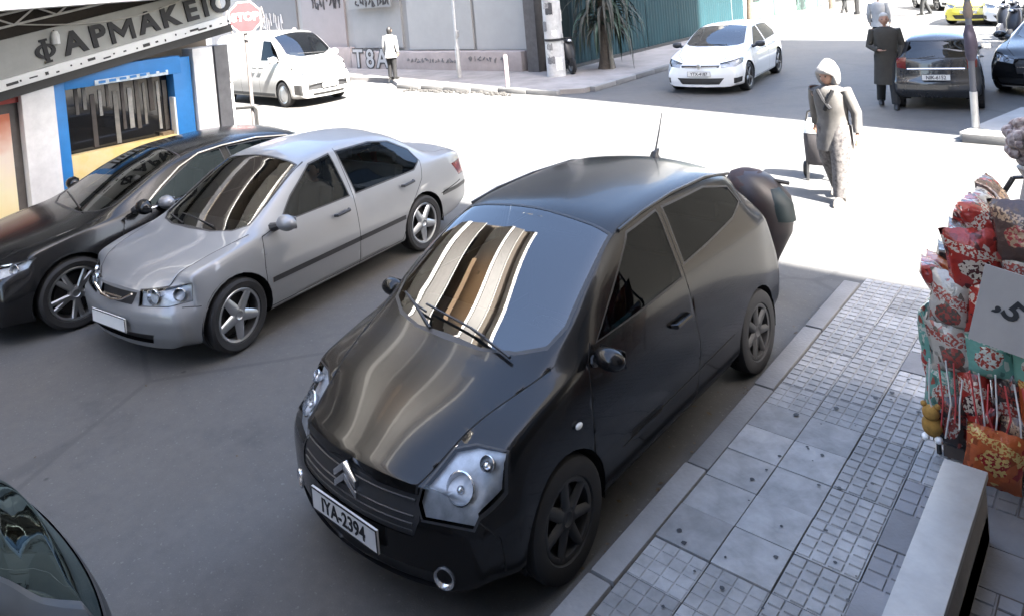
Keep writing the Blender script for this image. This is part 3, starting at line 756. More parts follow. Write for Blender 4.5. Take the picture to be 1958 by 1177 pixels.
# cables and steel lattice slung above the sign
m = MB()
a0, a1 = Vector((XP+.22, .4, 2.50)), Vector((XP+.30, 6.0, 3.45))
for off in (0, .16): m.tube([a0+Vector((0, 0, off)), a1+Vector((0, 0, off))], .016, 6)
for k in range(22):
    t0, t1 = k/22, (k+1)/22; p = a0.lerp(a1, t0)+Vector((0, 0, .16*(k % 2))); r_ = a0.lerp(a1, t1)+Vector((0, 0, .16*((k+1) % 2))); m.tube([p, r_], .013, 5)
tag(m.build('cable_lattice', mat('lattice_steel', (.60, .59, .56), .6, noise=.15)), 'thin pale steel lattice slung above the pharmacy sign', 'lattice')
m = MB(); m.tube([(XP+.2, 3.0+t*3, 2.93-.5*math.sin(math.pi*t)*.5+t*.45) for t in np.linspace(0, 1, 14)], .010, 5); tag(m.build('cable', mat('cable_pale', (.5, .48, .44), .6)), 'pale loose cable sagging across the top of the pharmacy sign', 'cable')
sl_ = thing('spotlight', 'small white spotlight above the first letter of the pharmacy sign', 'lamp', (XP+.22, 3.42, 2.72))
m = MB(); m.loft([(0, 0, -.09, .07, .05), (0, 0, .03, .06, .05), (0, 0, .08, .03, .03)], 10); m.build('housing', WHITE, sl_, smooth=True)
m = MB(); m.tube([(0, 0, .05), (-.1, 0, .12), (-.2, 0, .12)], .012, 6); m.build('bracket', TRIM, sl_)
# white hoarding panels round the corner of the pharmacy, with a green cross sticker
wb_ = thing('white_cabinet', 'white metal cabinet standing in the sun beyond the pharmacy corner', 'cabinet', (-12.9, 6.75, .12))
m = MB(); m.box((0, 0, .72), (.7, .50, 1.4)); m.build('body', WHITE, wb_, bevel=.015)
m = MB(); m.box((0, 0, 1.45), (.8, .6, .05)); m.build('lid', mat('lid_grey', (.45, .45, .44), .6), wb_, bevel=.01)
m = MB(); m.box((.355, .12, 1.0), (.012, .16, .05)); m.box((.357, .12, 1.0), (.012, .05, .16)); m.build('green_cross', mat('cross_green', (.10, .45, .30), .5), wb_)

# ---- grey wall building across the side street
gw = thing('grey_building', 'grey rendered building with shuttered bays, low graffiti plinth and dark corner pilaster', 'building', (0, 0, 0))
YW = 18.0
m = MB(); m.box((-38, YW+6.3, 6), (48.6, 12, 12)); m.build('wall', mat('grey_wall', (.25, .25, .245), .9, noise=.08, nscale=.5, bump=.15, bscale=20), gw)
for x0, x1, z0, z1, cc, nm in ((-19.85, -16.7, .78, 3.4, (.30, .30, .292), 'shutter'), (-16.55, -14.05, .76, 3.4, (.305, .305, .297), 'shutter'), (-23.0, -20.2, .86, 3.4, (.225, .228, .228), 'shutter'), (-26.4, -23.5, .2, 3.4, (.22, .20, .20), 'shutter'), (-34, -26.8, .1, 3.4, (.12, .12, .125), 'shutter')):
    m = MB(); m.box(((x0+x1)/2, YW+.26, (z0+z1)/2), (x1-x0, .10, z1-z0)); so_ = m.build(nm, mat('shutter_%.3f' % cc[0], cc, .6, noise=.05, nscale=2), gw)
PL = mat('plinth_pink', (.30, .265, .255), .85, noise=.14, nscale=2.2, bump=.2, bscale=25)
m = MB(); m.box((-18.6, YW+.06, .37), (8.4, .5, .74)); m.build('plinth', PL, gw, bevel=.01)
m = MB(); m.box((-24.6, YW+.12, .45), (3.2, .35, .9)); m.build('plinth', PL, gw, bevel=.01)
m = MB(); m.box((-13.92, YW+.02, 1.7), (.42, .5, 3.4)); m.build('pilaster', mat('pilaster_dark', (.085, .08, .078), .8, noise=.2), gw)
m = MB(); m.box((-21.6, YW-.03, 2.65), (2.4, .06, .50)); pz = m.build('name_board', mat('board_grey', (.20, .205, .205), .6), gw)
def scribble(parent, pts, r, mt=INK, name='graffiti_stroke'):
    q = MB(); q.tube(pts, r, 5); return q.build(name, mt, parent)
GRAF = mat('graffiti_black', (.03, .03, .033), .7); GREYS = mat('graffiti_grey', (.12, .12, .125), .7)
rg = random.Random(11)
def tagline(x0, x1, z, h, Y, n, r=.018, mt=GREYS):
    x = x0
    while x < x1:
        w = rg.uniform(.08, .22); k = rg.randint(4, 7); pts = [(x+w*rg.random(), Y, z+h*(rg.random()-.5)) for _ in range(k)]
        # smooth
        sm = []
        for i in range(len(pts)-1):
            for t in (0, .5): sm.append(tuple(pts[i][c]*(1-t)+pts[i+1][c]*t for c in range(3)))
        scribble(gw, sm, r, mt); x += w*1.25
tagline(-19.6, -17.2, .45, .16, YW-.195, 8); tagline(-16.6, -14.9, .50, .22, YW-.195, 8, .02)
tagline(-22.4, -20.6, 2.62, .34, YW-.065, 8, .03, GRAF); tagline(-25.6, -23.7, 2.75, .6, YW+.20, 6, .03, GRAF); tagline(-31, -28, 2.0, 1.0, YW+.20, 8, .03, mat('graffiti_pale', (.4, .4, .4), .7)); tagline(-15.5, -14.8, 2.55, .3, YW+.20, 3, .035, GRAF)
# bubble letters sprayed on the plinth
for k, (cx, ch) in enumerate(((-22.35, 'T'), (-21.65, '8'), (-20.95, 'A'))):
    Mx = Matrix.Translation((cx, YW-.21, .47)) @ Matrix(((1, 0, 0, 0), (0, 0, -1, 0), (0, 1, 0, 0), (0, 0, 0, 1)))
    text_mesh('graffiti_letter', ch, .98, .004, GRAF, gw, Mx @ Matrix.Diagonal((1.0, 1, 1, 1)), bold=.06)
    text_mesh('graffiti_letter_fill', ch, .98, .004, mat('graffiti_fill', (.30, .31, .32), .7), gw, Matrix.Translation((0, -.008, 0)) @ Mx, bold=.012)

# ---- green hoarding
hd = thing('hoarding', 'tall blue green sheet hoarding along the far pavement behind the white hatchback', 'hoarding', (-13.15, 18.6, .12))
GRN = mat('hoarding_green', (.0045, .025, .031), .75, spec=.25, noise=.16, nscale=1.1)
sheet = None
for k in range(11):
    if sheet is None:
        q = MB(); n_ = 12; W_ = 1.2
        prof = [(.018*(1 if (i//1) % 2 else 0), i*W_/n_) for i in range(n_+1)]
        vs = [(x, y_, z) for z in (0.08, 3.35) for x, y_ in prof]; q.add(vs, [(i, i+1, i+1+n_+1, i+n_+1) for i in range(n_)])
        o = q.build('sheet_panel', GRN, hd); sheet = o.data
    else: o = link('sheet_panel', sheet, hd)
    o.location = (random.uniform(-.015, .015), k*1.2, 0)
pm = None
for k in range(7):
    if pm is None: q = MB(); q.box((0, 0, 1.7), (.06, .06, 3.4)); o = q.build('post', mat('post_dark', (.03, .05, .05), .6), hd); pm = o.data
    else: o = link('post', pm, hd)
    o.location = (-.06, k*2.2, 0)
m = MB(); m.box((.03, 6.6, .05), (.10, 13.2, .10)); m.build('base_rail', TRIM, hd)
for k in range(4):
    q = MB(); q.box((.6-.6, -.15-k*0, 1.7), (.05, .05, 3.3)) if False else None
# return of the hoarding behind the palm; its shade is put into the colour
h2 = thing('hoarding', 'hoarding panel coloured dark for shade behind the palm, next to the corner pilaster', 'hoarding', (-13.55, 18.52, .12))
m = MB(); m.box((.2, 0, 1.65), (.7, .06, 3.3)); m.build('sheet_panel', mat('hoarding_shade_green', (.004, .016, .018), .75, noise=.2), h2)

# ---- the black hatchback parked in front
C_BLACK = paint('paint_black', (.0052, .0048, .0047), 0, .20, .16, .10, .04, .02, .28)
def sym(half): return half+[(x, -y) for x, y in reversed(half)]
def black_hatch():
    spec = dict(st=[  # x, zb, zm, wm, zs, ws, zr, wr, zc
        (0.74, 0.235, 0.44, 0.735, 0.6, 0.7, 0.655, 0.52, 0.675), (0.62, 0.215, 0.46, 0.765, 0.68, 0.715, 0.725, 0.53, 0.745), (0.42, 0.2, 0.5, 0.8, 0.765, 0.735, 0.8, 0.55, 0.83),
        (0.1, 0.19, 0.52, 0.8, 0.855, 0.75, 0.9, 0.58, 0.935), (-0.08, 0.185, 0.53, 0.805, 0.895, 0.755, 0.95, 0.615, 0.99), (-0.32, 0.185, 0.54, 0.805, 0.93, 0.757, 1.0868, 0.66, 1.1472),
        (-0.62, 0.185, 0.55, 0.805, 0.955, 0.757, 1.2638, 0.63, 1.3352), (-0.92, 0.185, 0.55, 0.805, 0.965, 0.757, 1.39, 0.6, 1.47), (-1.1, 0.185, 0.55, 0.805, 0.97, 0.757, 1.42, 0.59, 1.495),
        (-1.6, 0.185, 0.55, 0.805, 0.98, 0.757, 1.44, 0.58, 1.517), (-2.1, 0.19, 0.56, 0.805, 0.99, 0.755, 1.42, 0.575, 1.5), (-2.5, 0.21, 0.57, 0.8, 1, 0.745, 1.347, 0.565, 1.428),
        (-2.72, 0.24, 0.58, 0.78, 1, 0.73, 1.277, 0.5, 1.353), (-2.86, 0.28, 0.58, 0.77, 0.99, 0.7, 1.187, 0.48, 1.253)],
        nose=dict(len=.50, plan=.20, w=.74, pow=2.2, prof=[(.15, -.07), (.20, -.01), (.30, .01), (.42, .012), (.50, .005), (.60, -.03), (.70, -.05)]),
        tail=dict(len=.5, plan=.12, w=.76, pow=2.4, prof=[(.25, .0), (.4, .06), (.7, .05), (.95, .0), (1.25, -.12)]), n=112)
    c = Car('black_hatch', spec)
    root = thing('parked_car', 'black hatchback parked by the near kerb with chevron badge and roof aerial', 'car', (-2.99, 2.80, 0), R(269.4))
    # glass
    ws_ = sym([(-.005, 0), (-.02, .25), (-.075, .45), (-.17, .60), (-.30, .642), (-.60, .615), (-.885, .58), (-.905, .44), (-.912, .2)][:-1]+[(-.915, .12)])
    c.part('windscreen', ws_, 'top', TOPM(.85), GLASS_W, off=-.003, seal=.020)
    for sg in (1, -1):
        c.part('side_window', [(-.40, .985), (-.66, 1.16), (-.98, 1.385), (-1.36, 1.415), (-1.36, 1.0), (-.9, .985)], 'side', SIDE_(sg, .9), GLASS_D, off=-.003, seal=.012)
        c.part('quarter_window', [(-1.42, 1.06), (-1.42, 1.414), (-2.0, 1.395), (-2.34, 1.315), (-2.42, 1.18), (-2.2, 1.12), (-1.75, 1.08)], 'side', SIDE_(sg, .9), GLASS_D, off=-.003, seal=.012)
    c.part('rear_window', sym([(.55, .98)])[:0] or [(-.5, 1.0), (.5, 1.0), (.46, 1.24), (-.46, 1.24)], 'front', lambda q, n: q.x < -2.5 and n.x < -.2, GLASS_D, off=-.003, seal=.03)
    # head lamps: tall slanted blocks wrapped round the corner
    for sg in (1, -1):
        U = Vector((0, sg, 0)); W = Vector((-.62, 0, .78)).normalized()
        P = [Vector(p) for p in ((.315, .735, .775), (.43, .755, .66), (.60, .70, .555), (.70, .465, .555), (.665, .43, .60), (.47, .49, .79), (.40, .58, .805))]
        poly = [(p.y, p.dot(W)) for p in P]
        c.part('headlight', poly, (U, W), lambda q, n, sg=sg: q.y*sg > .35 and q.x > .2 and q.z > .4 and (n.x > .1 or n.z > .1), CLEAR, off=.0, seal=.010, back=(.034, LAMPB))
    c.part('bonnet_grille', sym([(.90, 0)])[:0] or [(-.43, .455), (.43, .455), (.455, .53), (.44, .625), (-.44, .625), (-.455, .53)], 'front', lambda q, n: q.x > .4 and n.x > .3, TRIM, off=-.006)
    c.part('lower_grille', [(-.50, .225), (.50, .225), (.53, .315), (-.53, .315)], 'front', lambda q, n: q.x > .4 and n.x > .2, TRIM, off=-.02)
    # shut lines: bonnet, door, filler
    hood = [(.66, .42), (.55, .455), (.40, .50), (.10, .60), (-.10, .665)]
    for sg in (1, -1):
        c.gap([(x, y*sg) for x, y in hood], 'top', TOPM(.5), .009)
        c.gap([(-.22, .25), (-.24, .6), (-.30, .93)], 'side', SIDE_(sg, 0, .99, .1), .008)
        c.gap([(-.30, .93), (-.36, 1.0)], 'side', SIDE_(sg, .5, 1.1, .1), .008)
        c.gap([(-1.39, 1.38), (-1.39, .95), (-1.42, .6), (-1.36, .28), (-1.3, .24), (-.3, .24), (-.22, .25)], 'side', SIDE_(sg, 0, 1.4, .1), .008)
        c.gap([(-.5, .40), (-1.9, .44)], 'side', SIDE_(sg, 0, .6, .1), .010)
        c.gap([(.44, .30), (.46, .46), (.54, .56)], 'side', SIDE_(sg, 0, .75, .05), .007)
        c.gap([(-.92, .575), (-1.6, .56), (-2.2, .555), (-2.6, .54)], 'top', lambda q, n, sg=sg: q.y*sg > .3 and n.z > .1 and q.z > 1.2 if True else 0, .016) if False else None
    c.gap([(.665, -.42), (.70, -.2), (.705, 0), (.70, .2), (.665, .42)], 'top', lambda q, n: q.z > .58 and q.x > .5, .009)
    c.arch(0, .325, .285, .55); c.arch(-2.315, .325, .285, .55)
    c.finish(root, C_BLACK)
    wheel_well(root, 0, .335, .5, .775); wheel_well(root, -2.315, .335, .5, .775)
    stl = dict(kind='spoke', n=7, rim=.66, ww=(.034, .026))
    for x in (0, -2.315):
        for sg in (1, -1): wheel(root, x, sg*.712, .288, .175, sg, stl, dark=True)
    for sg in (1, -1): seats_y = .36
    seats(root, -1.25, -2.05, .30, .34, steer_x=-.62); dashboard(root, -.55, -.08, .93, .62)
    # lamp insides
    for sg in (1, -1):
        b = MB()
        for cx, cy, cz, r in ((.515, .585, .64, .066), (.405, .66, .725, .034)):
            M = Matrix.Translation((cx-.015, sg*cy, cz)) @ Vector((.78, .25*sg, .5)).to_track_quat('Z', 'Y').to_matrix().to_4x4()
            b.lathe([(r, .035), (r*.92, .02), (r*.7, -.02), (0, -.04)], 20, M); b.lathe([(r*1.08, .03), (r, .036)], 20, M)
            b.ball((cx, sg*cy, cz), .02, 8, 6)
        b.build('lamp_reflector', REFL, root, smooth=True)
        m = MB(); M = Matrix.Translation((.63, sg*.56, .30)) @ Vector((1, .35*sg, 0)).to_track_quat('Z', 'Y').to_matrix().to_4x4()
        m.lathe([(.052, .0), (.05, .02), (.043, .018), (.03, .0), (0, -.006)], 20, M); m.build('fog_lamp', REFL, root, smooth=True)
        m = MB(); m.ball((-.12, sg*.802, .70), (.028, .012, .016), 12, 8); m.build('side_indicator', mat('clear_lens', (.7, .68, .62), .2, coat=1), root, smooth=True)
        mirror(root, -.36, sg*.85, .95, sg, C_BLACK, .85)
        handle(root, -1.22, sg*.79, .80, sg, C_BLACK)
    # grille bars, the two chevrons, number plate
    for z in (.475, .505, .535, .60):
        m = MB(); m.tube([(.735-.20*(abs(y)/.74)**2.2+(.0 if z < .5 else -.03*(z-.5)/.1)+.004, y, z) for y in np.linspace(-.42, .42, 15)], .006, 6); m.build('grille_bar', TRIM, root, smooth=True)
    m = MB()
    for dz in (0, .052):
        for sg in (1, -1):
            p = [(sg*.002, .055+dz), (sg*.085, -.012+dz), (sg*.085, -.045+dz), (sg*.002, .018+dz)]
            m.prism([(y, z+.555) for y, z in p], 'x', .715, .742)
    m.build('chevron_badge', CHROME, root, bevel=.003)
    num_plate(root, 'IYA-2394', .762, 0, .395)
    m = MB(); m.tube([(-2.44, 0, 1.435), (-2.44, 0, 1.465), (-2.50, 0, 1.49)], [.045, .03, .008], 10); a = m.build('aerial_base', TRIM, root, smooth=True)
    m = MB(); m.tube([(-2.445, 0, 1.47), (-2.53, 0, 1.62), (-2.60, 0, 1.76)], [.0085, .006, .0035], 6); m.build('aerial', TRIM, root)
    for p0, p1, p2 in (((-.03, .46, .985), (-.085, .14, 1.035), (-.125, -.26, 1.06)), ((-.03, -.14, .985), (-.12, -.36, 1.04), (-.19, -.52, 1.05))):
        m = MB(); m.tube([p0, p1], .009, 6); m.tube([(p1[0]+.02, p1[1]+.12, p1[2]-.012), p1, p2], .007, 6); m.build('wiper', TRIM, root)
    for sg in (1, -1):
        m = MB(); m.tube([(x, sg*y, z) for x, y, z in ((-.93, .592, 1.402), (-1.2, .588, 1.436), (-1.6, .578, 1.449), (-2.1, .573, 1.429), (-2.5, .562, 1.356))], .011, 6); m.build('roof_gutter', TRIM, root, smooth=True)
    return root
black_car = black_hatch()

# ---- all other cars share one assembler
def lamp_axes(d):
    d = Vector(d).normalized(); U = Vector((0, 0, 1)).cross(d).normalized(); return U, d.cross(U).normalized(), d
def cut_lamp(c, name, pts, d, m_, sg, off=0., seal=0., only=(0,), label=None):
    back = (.03, LAMPB) if m_ is CLEAR else None
    d = (d[0], d[1]*sg, d[2]); U, W, D = lamp_axes(d)
    P = [Vector((p[0], p[1]*sg, p[2])) for p in pts]
    xs = [p.x for p in P]
    return c.part(name, [(p.dot(U), p.dot(W)) for p in P], (U, W), lambda q, n: q.y*sg > -.05 and min(xs)-.25 < q.x < max(xs)+.25 and n.dot(D) > .08, m_, off=off, seal=seal, only=only, label=label, back=back)
def std_car(S, name, label, loc, rz, group=None):
    c = Car(name, S); root = thing(name, label, 'van' if S.get('van') else 'car', (*loc, 0), rz, group)
    wb = S['wb']; P = S['paint']; gside = S.get('gside', GLASS_D)
    if S.get('ws'): c.part('windscreen', sym(S['ws']), 'top', TOPM(S.get('wsz', .8)), S.get('gfront', GLASS_W), off=-.003, seal=.018)
    for poly in S.get('side', []):
        for sg in (1, -1): c.part('side_window', poly, 'side', SIDE_(sg, .7), gside, off=-.003, seal=S.get('seal', .014))
    if S.get('rw'):
        ax, poly = S['rw']
        c.part('rear_window', poly, ax, (lambda q, n: q.x < -wb+.7 and (n.x < -.15 or n.z > .3) and q.z > .75) if ax == 'front' else (lambda q, n: n.z > .12 and q.z > .7), gside, off=-.003, seal=.02)
    for nm, poly, m_, off in S.get('frontp', []):
        c.part(nm, poly, 'front', lambda q, n: q.x > .35 and n.x > .25, m_, off=off, only=(0,))
    for nm, poly, m_, off in S.get('rearp', []):
        c.part(nm, poly, 'front', lambda q, n: q.x < -wb-.25 and n.x < -.2, m_, off=off, only=(0,))
    for nm, pts, d, m_, off, sl in S.get('lamps', []):
        for sg in (1, -1): cut_lamp(c, nm, pts, d, m_, sg, off, sl)
    for axes, line, w in S.get('gaps', []):
        for sg in (1, -1):
            if axes == 'side': c.gap(line, 'side', SIDE_(sg, 0, 3, .1), w)
            else: c.gap([(x, y*sg) for x, y in line], 'top', TOPM(.4), w)
    for poly, m_, nm in S.get('sidep', []):
        for sg in (1, -1): c.part(nm, poly, 'side', SIDE_(sg, 0, 3, .1), m_, off=.004)
    r = S['r']; zr = S.get('arch', r+.045)
    for x in (0, -wb): c.arch(x, zr, r+.0, S.get('archin', .55))
    c.finish(root, P)
    hw = max(q[3] for q in S['st'])
    for x in (0, -wb):
        wheel_well(root, x, zr+.01, .5, hw-.03)
        for sg in (1, -1): wheel(root, x, sg*(hw-S.get('wt', .20)/2-.012), r, S.get('wt', .20), sg, S['wheel'], S.get('wdark', False), steer=S.get('steer', 0) if x == 0 else 0)
    if 'seats' in S: seats(root, *S['seats'])
    if 'dash' in S: dashboard(root, *S['dash'])
    for sg in (1, -1):
        if 'mirror' in S: x, y, z, k = S['mirror']; mirror(root, x, sg*y, z, sg, S.get('mirror_m', P), k)
        for (x, y, z) in S.get('handles', []): handle(root, x, sg*y, z, sg, S.get('handle_m', P), tilt=.008)
        for (x, y, z, d, rad) in S.get('bulbs', []):
            b = MB(); M = Matrix.Translation((x, sg*y, z)) @ Vector((d[0], d[1]*sg, d[2])).to_track_quat('Z', 'Y').to_matrix().to_4x4()
            b.lathe([(rad*1.05, .03), (rad, .034), (rad*.9, .018), (rad*.65, -.02), (0, -.035)], 16, M); b.build('lamp_reflector', REFL, root, smooth=True)
        for (pts, rad, m_, nm) in S.get('tubes', []):
            m = MB(); m.tube([(x, y*sg, z) for x, y, z in pts], rad, 6); m.build(nm, m_, root, smooth=True)
    for (pts, rad, m_, nm) in S.get('tubes1', []):
        m = MB(); m.tube(pts, rad, 6); m.build(nm, m_, root, smooth=True)
    for pl in S.get('plates', []): num_plate(root, *pl)
    return root
def lamp_back(root, pts, m_, d=(.04, .02, .02)):
    for sg in (1, -1):
        b = MB(); b.add([(p[0]-d[0], sg*(p[1]-d[1]), p[2]-d[2]) for p in pts], [tuple(range(len(pts)))]); b.build('lamp_housing', m_, root)

SILVER = paint('paint_silver', (.205, .21, .216), .35, .38, .7, .08)
BLACKP = paint('paint_black_gloss', (.005, .005, .0055), 0, .16, .12, .1, .03, .06, .32)
WHITEP = paint('paint_white', (.60, .61, .61), 0, .3, 1, .05)
GREYBLK = paint('paint_charcoal', (.022, .024, .028), .3, .25, 1, .1)
YELLOWP = paint('paint_taxi_yellow', (.62, .52, .06), 0, .3, 1, .05)
PLASTIC = mat('grey_plastic', (.05, .05, .052), .6, noise=.15)

# silver four-door saloon, dented front wing
def dent(V):
    x, y, z = V[:, 0], V[:, 1], V[:, 2]
    for cx, cz, r, d in ((.42, .62, .15, -.035), (.30, .78, .12, -.02), (.55, .52, .10, -.02)):
        k = np.exp(-((x-cx)**2+(z-cz)**2)/(r*r))*(y > .3)
        V[:, 1] += d*k
    return V
HL = [(.56, .30, .66), (.48, .56, .685), (.34, .715, .70), (.36, .735, .56), (.50, .60, .54), (.60, .32, .535)]
saloon = dict(st=[
    (0.656, 0.2, 0.43, 0.74, 0.58, 0.68, 0.63, 0.52, 0.66), (0.544, 0.19, 0.45, 0.79, 0.66, 0.72, 0.7, 0.54, 0.725), (0.36, 0.18, 0.48, 0.82, 0.745, 0.75, 0.77, 0.57, 0.795),
    (0.08, 0.175, 0.5, 0.843, 0.815, 0.765, 0.845, 0.6, 0.87), (-0.16, 0.175, 0.51, 0.845, 0.85, 0.77, 0.885, 0.64, 0.92), (-0.4, 0.175, 0.52, 0.845, 0.865, 0.772, 0.985, 0.645, 1.04),
    (-0.75, 0.175, 0.52, 0.845, 0.875, 0.772, 1.1771, 0.6, 1.2429), (-1.05, 0.175, 0.52, 0.845, 0.88, 0.77, 1.325, 0.555, 1.39), (-1.25, 0.175, 0.52, 0.845, 0.885, 0.77, 1.355, 0.545, 1.425),
    (-1.65, 0.175, 0.52, 0.845, 0.89, 0.77, 1.373, 0.54, 1.457), (-2.1, 0.175, 0.53, 0.845, 0.895, 0.768, 1.355, 0.54, 1.44), (-2.4, 0.18, 0.54, 0.845, 0.9, 0.765, 1.285, 0.545, 1.365),
    (-2.7, 0.19, 0.55, 0.84, 0.905, 0.76, 1.1203, 0.575, 1.1807), (-2.95, 0.21, 0.56, 0.83, 0.93, 0.75, 0.9842, 0.61, 1.0228), (-3.15, 0.23, 0.57, 0.82, 0.93, 0.74, 0.9642, 0.61, 0.9978),
    (-3.4, 0.26, 0.58, 0.79, 0.92, 0.72, 0.9543, 0.6, 0.9878), (-3.5, 0.28, 0.58, 0.76, 0.89, 0.7, 0.9243, 0.58, 0.9627)],
    nose=dict(len=.36, plan=.17, w=.76, pow=2.3, prof=[(.2, -.05), (.3, .0), (.42, .02), (.50, .01), (.56, -.03), (.68, -.07)]),
    tail=dict(len=.4, plan=.10, w=.76, pow=2.4, prof=[(.25, -.03), (.4, .03), (.6, .03), (.8, .0), (.95, -.02)]), dent=dent, n=116,
    wb=2.535, r=.305, wt=.195, paint=SILVER, archin=.5, gside=GLASS_M,
    ws=[(-.12, 0), (-.14, .3), (-.21, .52), (-.32, .635), (-.42, .625), (-.75, .585), (-1.02, .54), (-1.035, .4), (-1.045, .15)],
    side=[[(-.55, .905), (-.78, 1.10), (-1.12, 1.315), (-1.42, 1.348), (-1.47, .905)], [(-1.55, .905), (-1.50, 1.35), (-2.0, 1.338), (-2.3, 1.28), (-2.58, 1.13), (-2.66, .985), (-2.50, .905)]],
    rw=('top', sym([(-2.42, 0), (-2.42, .50), (-2.88, .58), (-2.90, .3)])),
    frontp=[('grille', [(-.25, .545), (.25, .545), (.285, .635), (-.285, .635)], TRIM, -.03), ('lower_grille', [(-.45, .245), (.45, .245), (.50, .33), (-.50, .33)], TRIM, -.03)],
    lamps=[('headlight', HL, (.85, .45, .25), CLEAR, 0, .008), ('tail_lamp', [(-3.2, .80, .82), (-3.3, .80, .66), (-3.55, .5, .66), (-3.5, .5, .83)], (-.7, .7, 0), RED, 0, .006)],
    gaps=[('top', [(.55, .34), (.44, .53), (.24, .60), (-.1, .665), (-.25, .70)], .008), ('side', [(-.30, .25), (-.30, .6), (-.34, .86), (-.48, .89)], .007), ('side', [(-1.50, 1.37), (-1.51, .9), (-1.47, .22)], .007),
          ('side', [(-2.66, .98), (-2.58, .80), (-2.30, .55), (-2.15, .24)], .007), ('side', [(-.30, .25), (-2.15, .24)], .007), ('side', [(.34, .52), (.45, .535)], .006), ('side', [(-2.87, .55), (-3.3, .60)], .01),
          ('top', [(-2.98, .0), (-2.98, .45), (-3.1, .60), (-3.42, .60)], .007)],
    sidep=[([(-.36, .455), (-2.2, .455), (-2.2, .50), (-.36, .50)], TRIM, 'rubbing_strip'), ([(-2.90, .52), (-3.5, .52), (-3.5, .56), (-2.90, .56)], TRIM, 'rubbing_strip')],
    wheel=dict(n=5, rim=.72, ww=(.05, .034)), seats=(-1.25, -2.1, .26, .36, -.70), dash=(-.62, -.25, .88, .66), mirror=(-.50, .925, .955, 1.05), handles=[(-1.28, .83, .80), (-2.30, .825, .815)], handle_m=TRIM,
    bulbs=[(.52, .45, .61, (.95, .2, .1), .062), (.41, .63, .62, (.75, .6, .1), .05)], steer=R(3),
    tubes=[([(-.52, .605, 1.06), (-.80, .572, 1.22), (-1.08, .545, 1.335)], .008, TRIM, 'pillar_trim')],
    tubes1=[([(.64, y, .59) for y in (-.14, 0, .14)], .008, CHROME, 'grille_bar'), ([(-.19, .30, .945), (-.27, -.15, .965), (-.30, -.35, .965)], .007, TRIM, 'wiper'), ([(-.17, -.15, .93), (-.27, -.50, .95)], .007, TRIM, 'wiper'),
            ([(.635, -.29, .645), (.655, -.15, .585), (.66, 0, .565), (.655, .15, .585), (.635, .29, .645)], .009, CHROME, 'grille_surround')],
    plates=[('',   .695, 0, .40)])
silver_car = std_car(saloon, 'saloon_car', 'silver saloon with dented front wing driving down the lane between two black cars', (-6.60, 2.98), R(277.5))

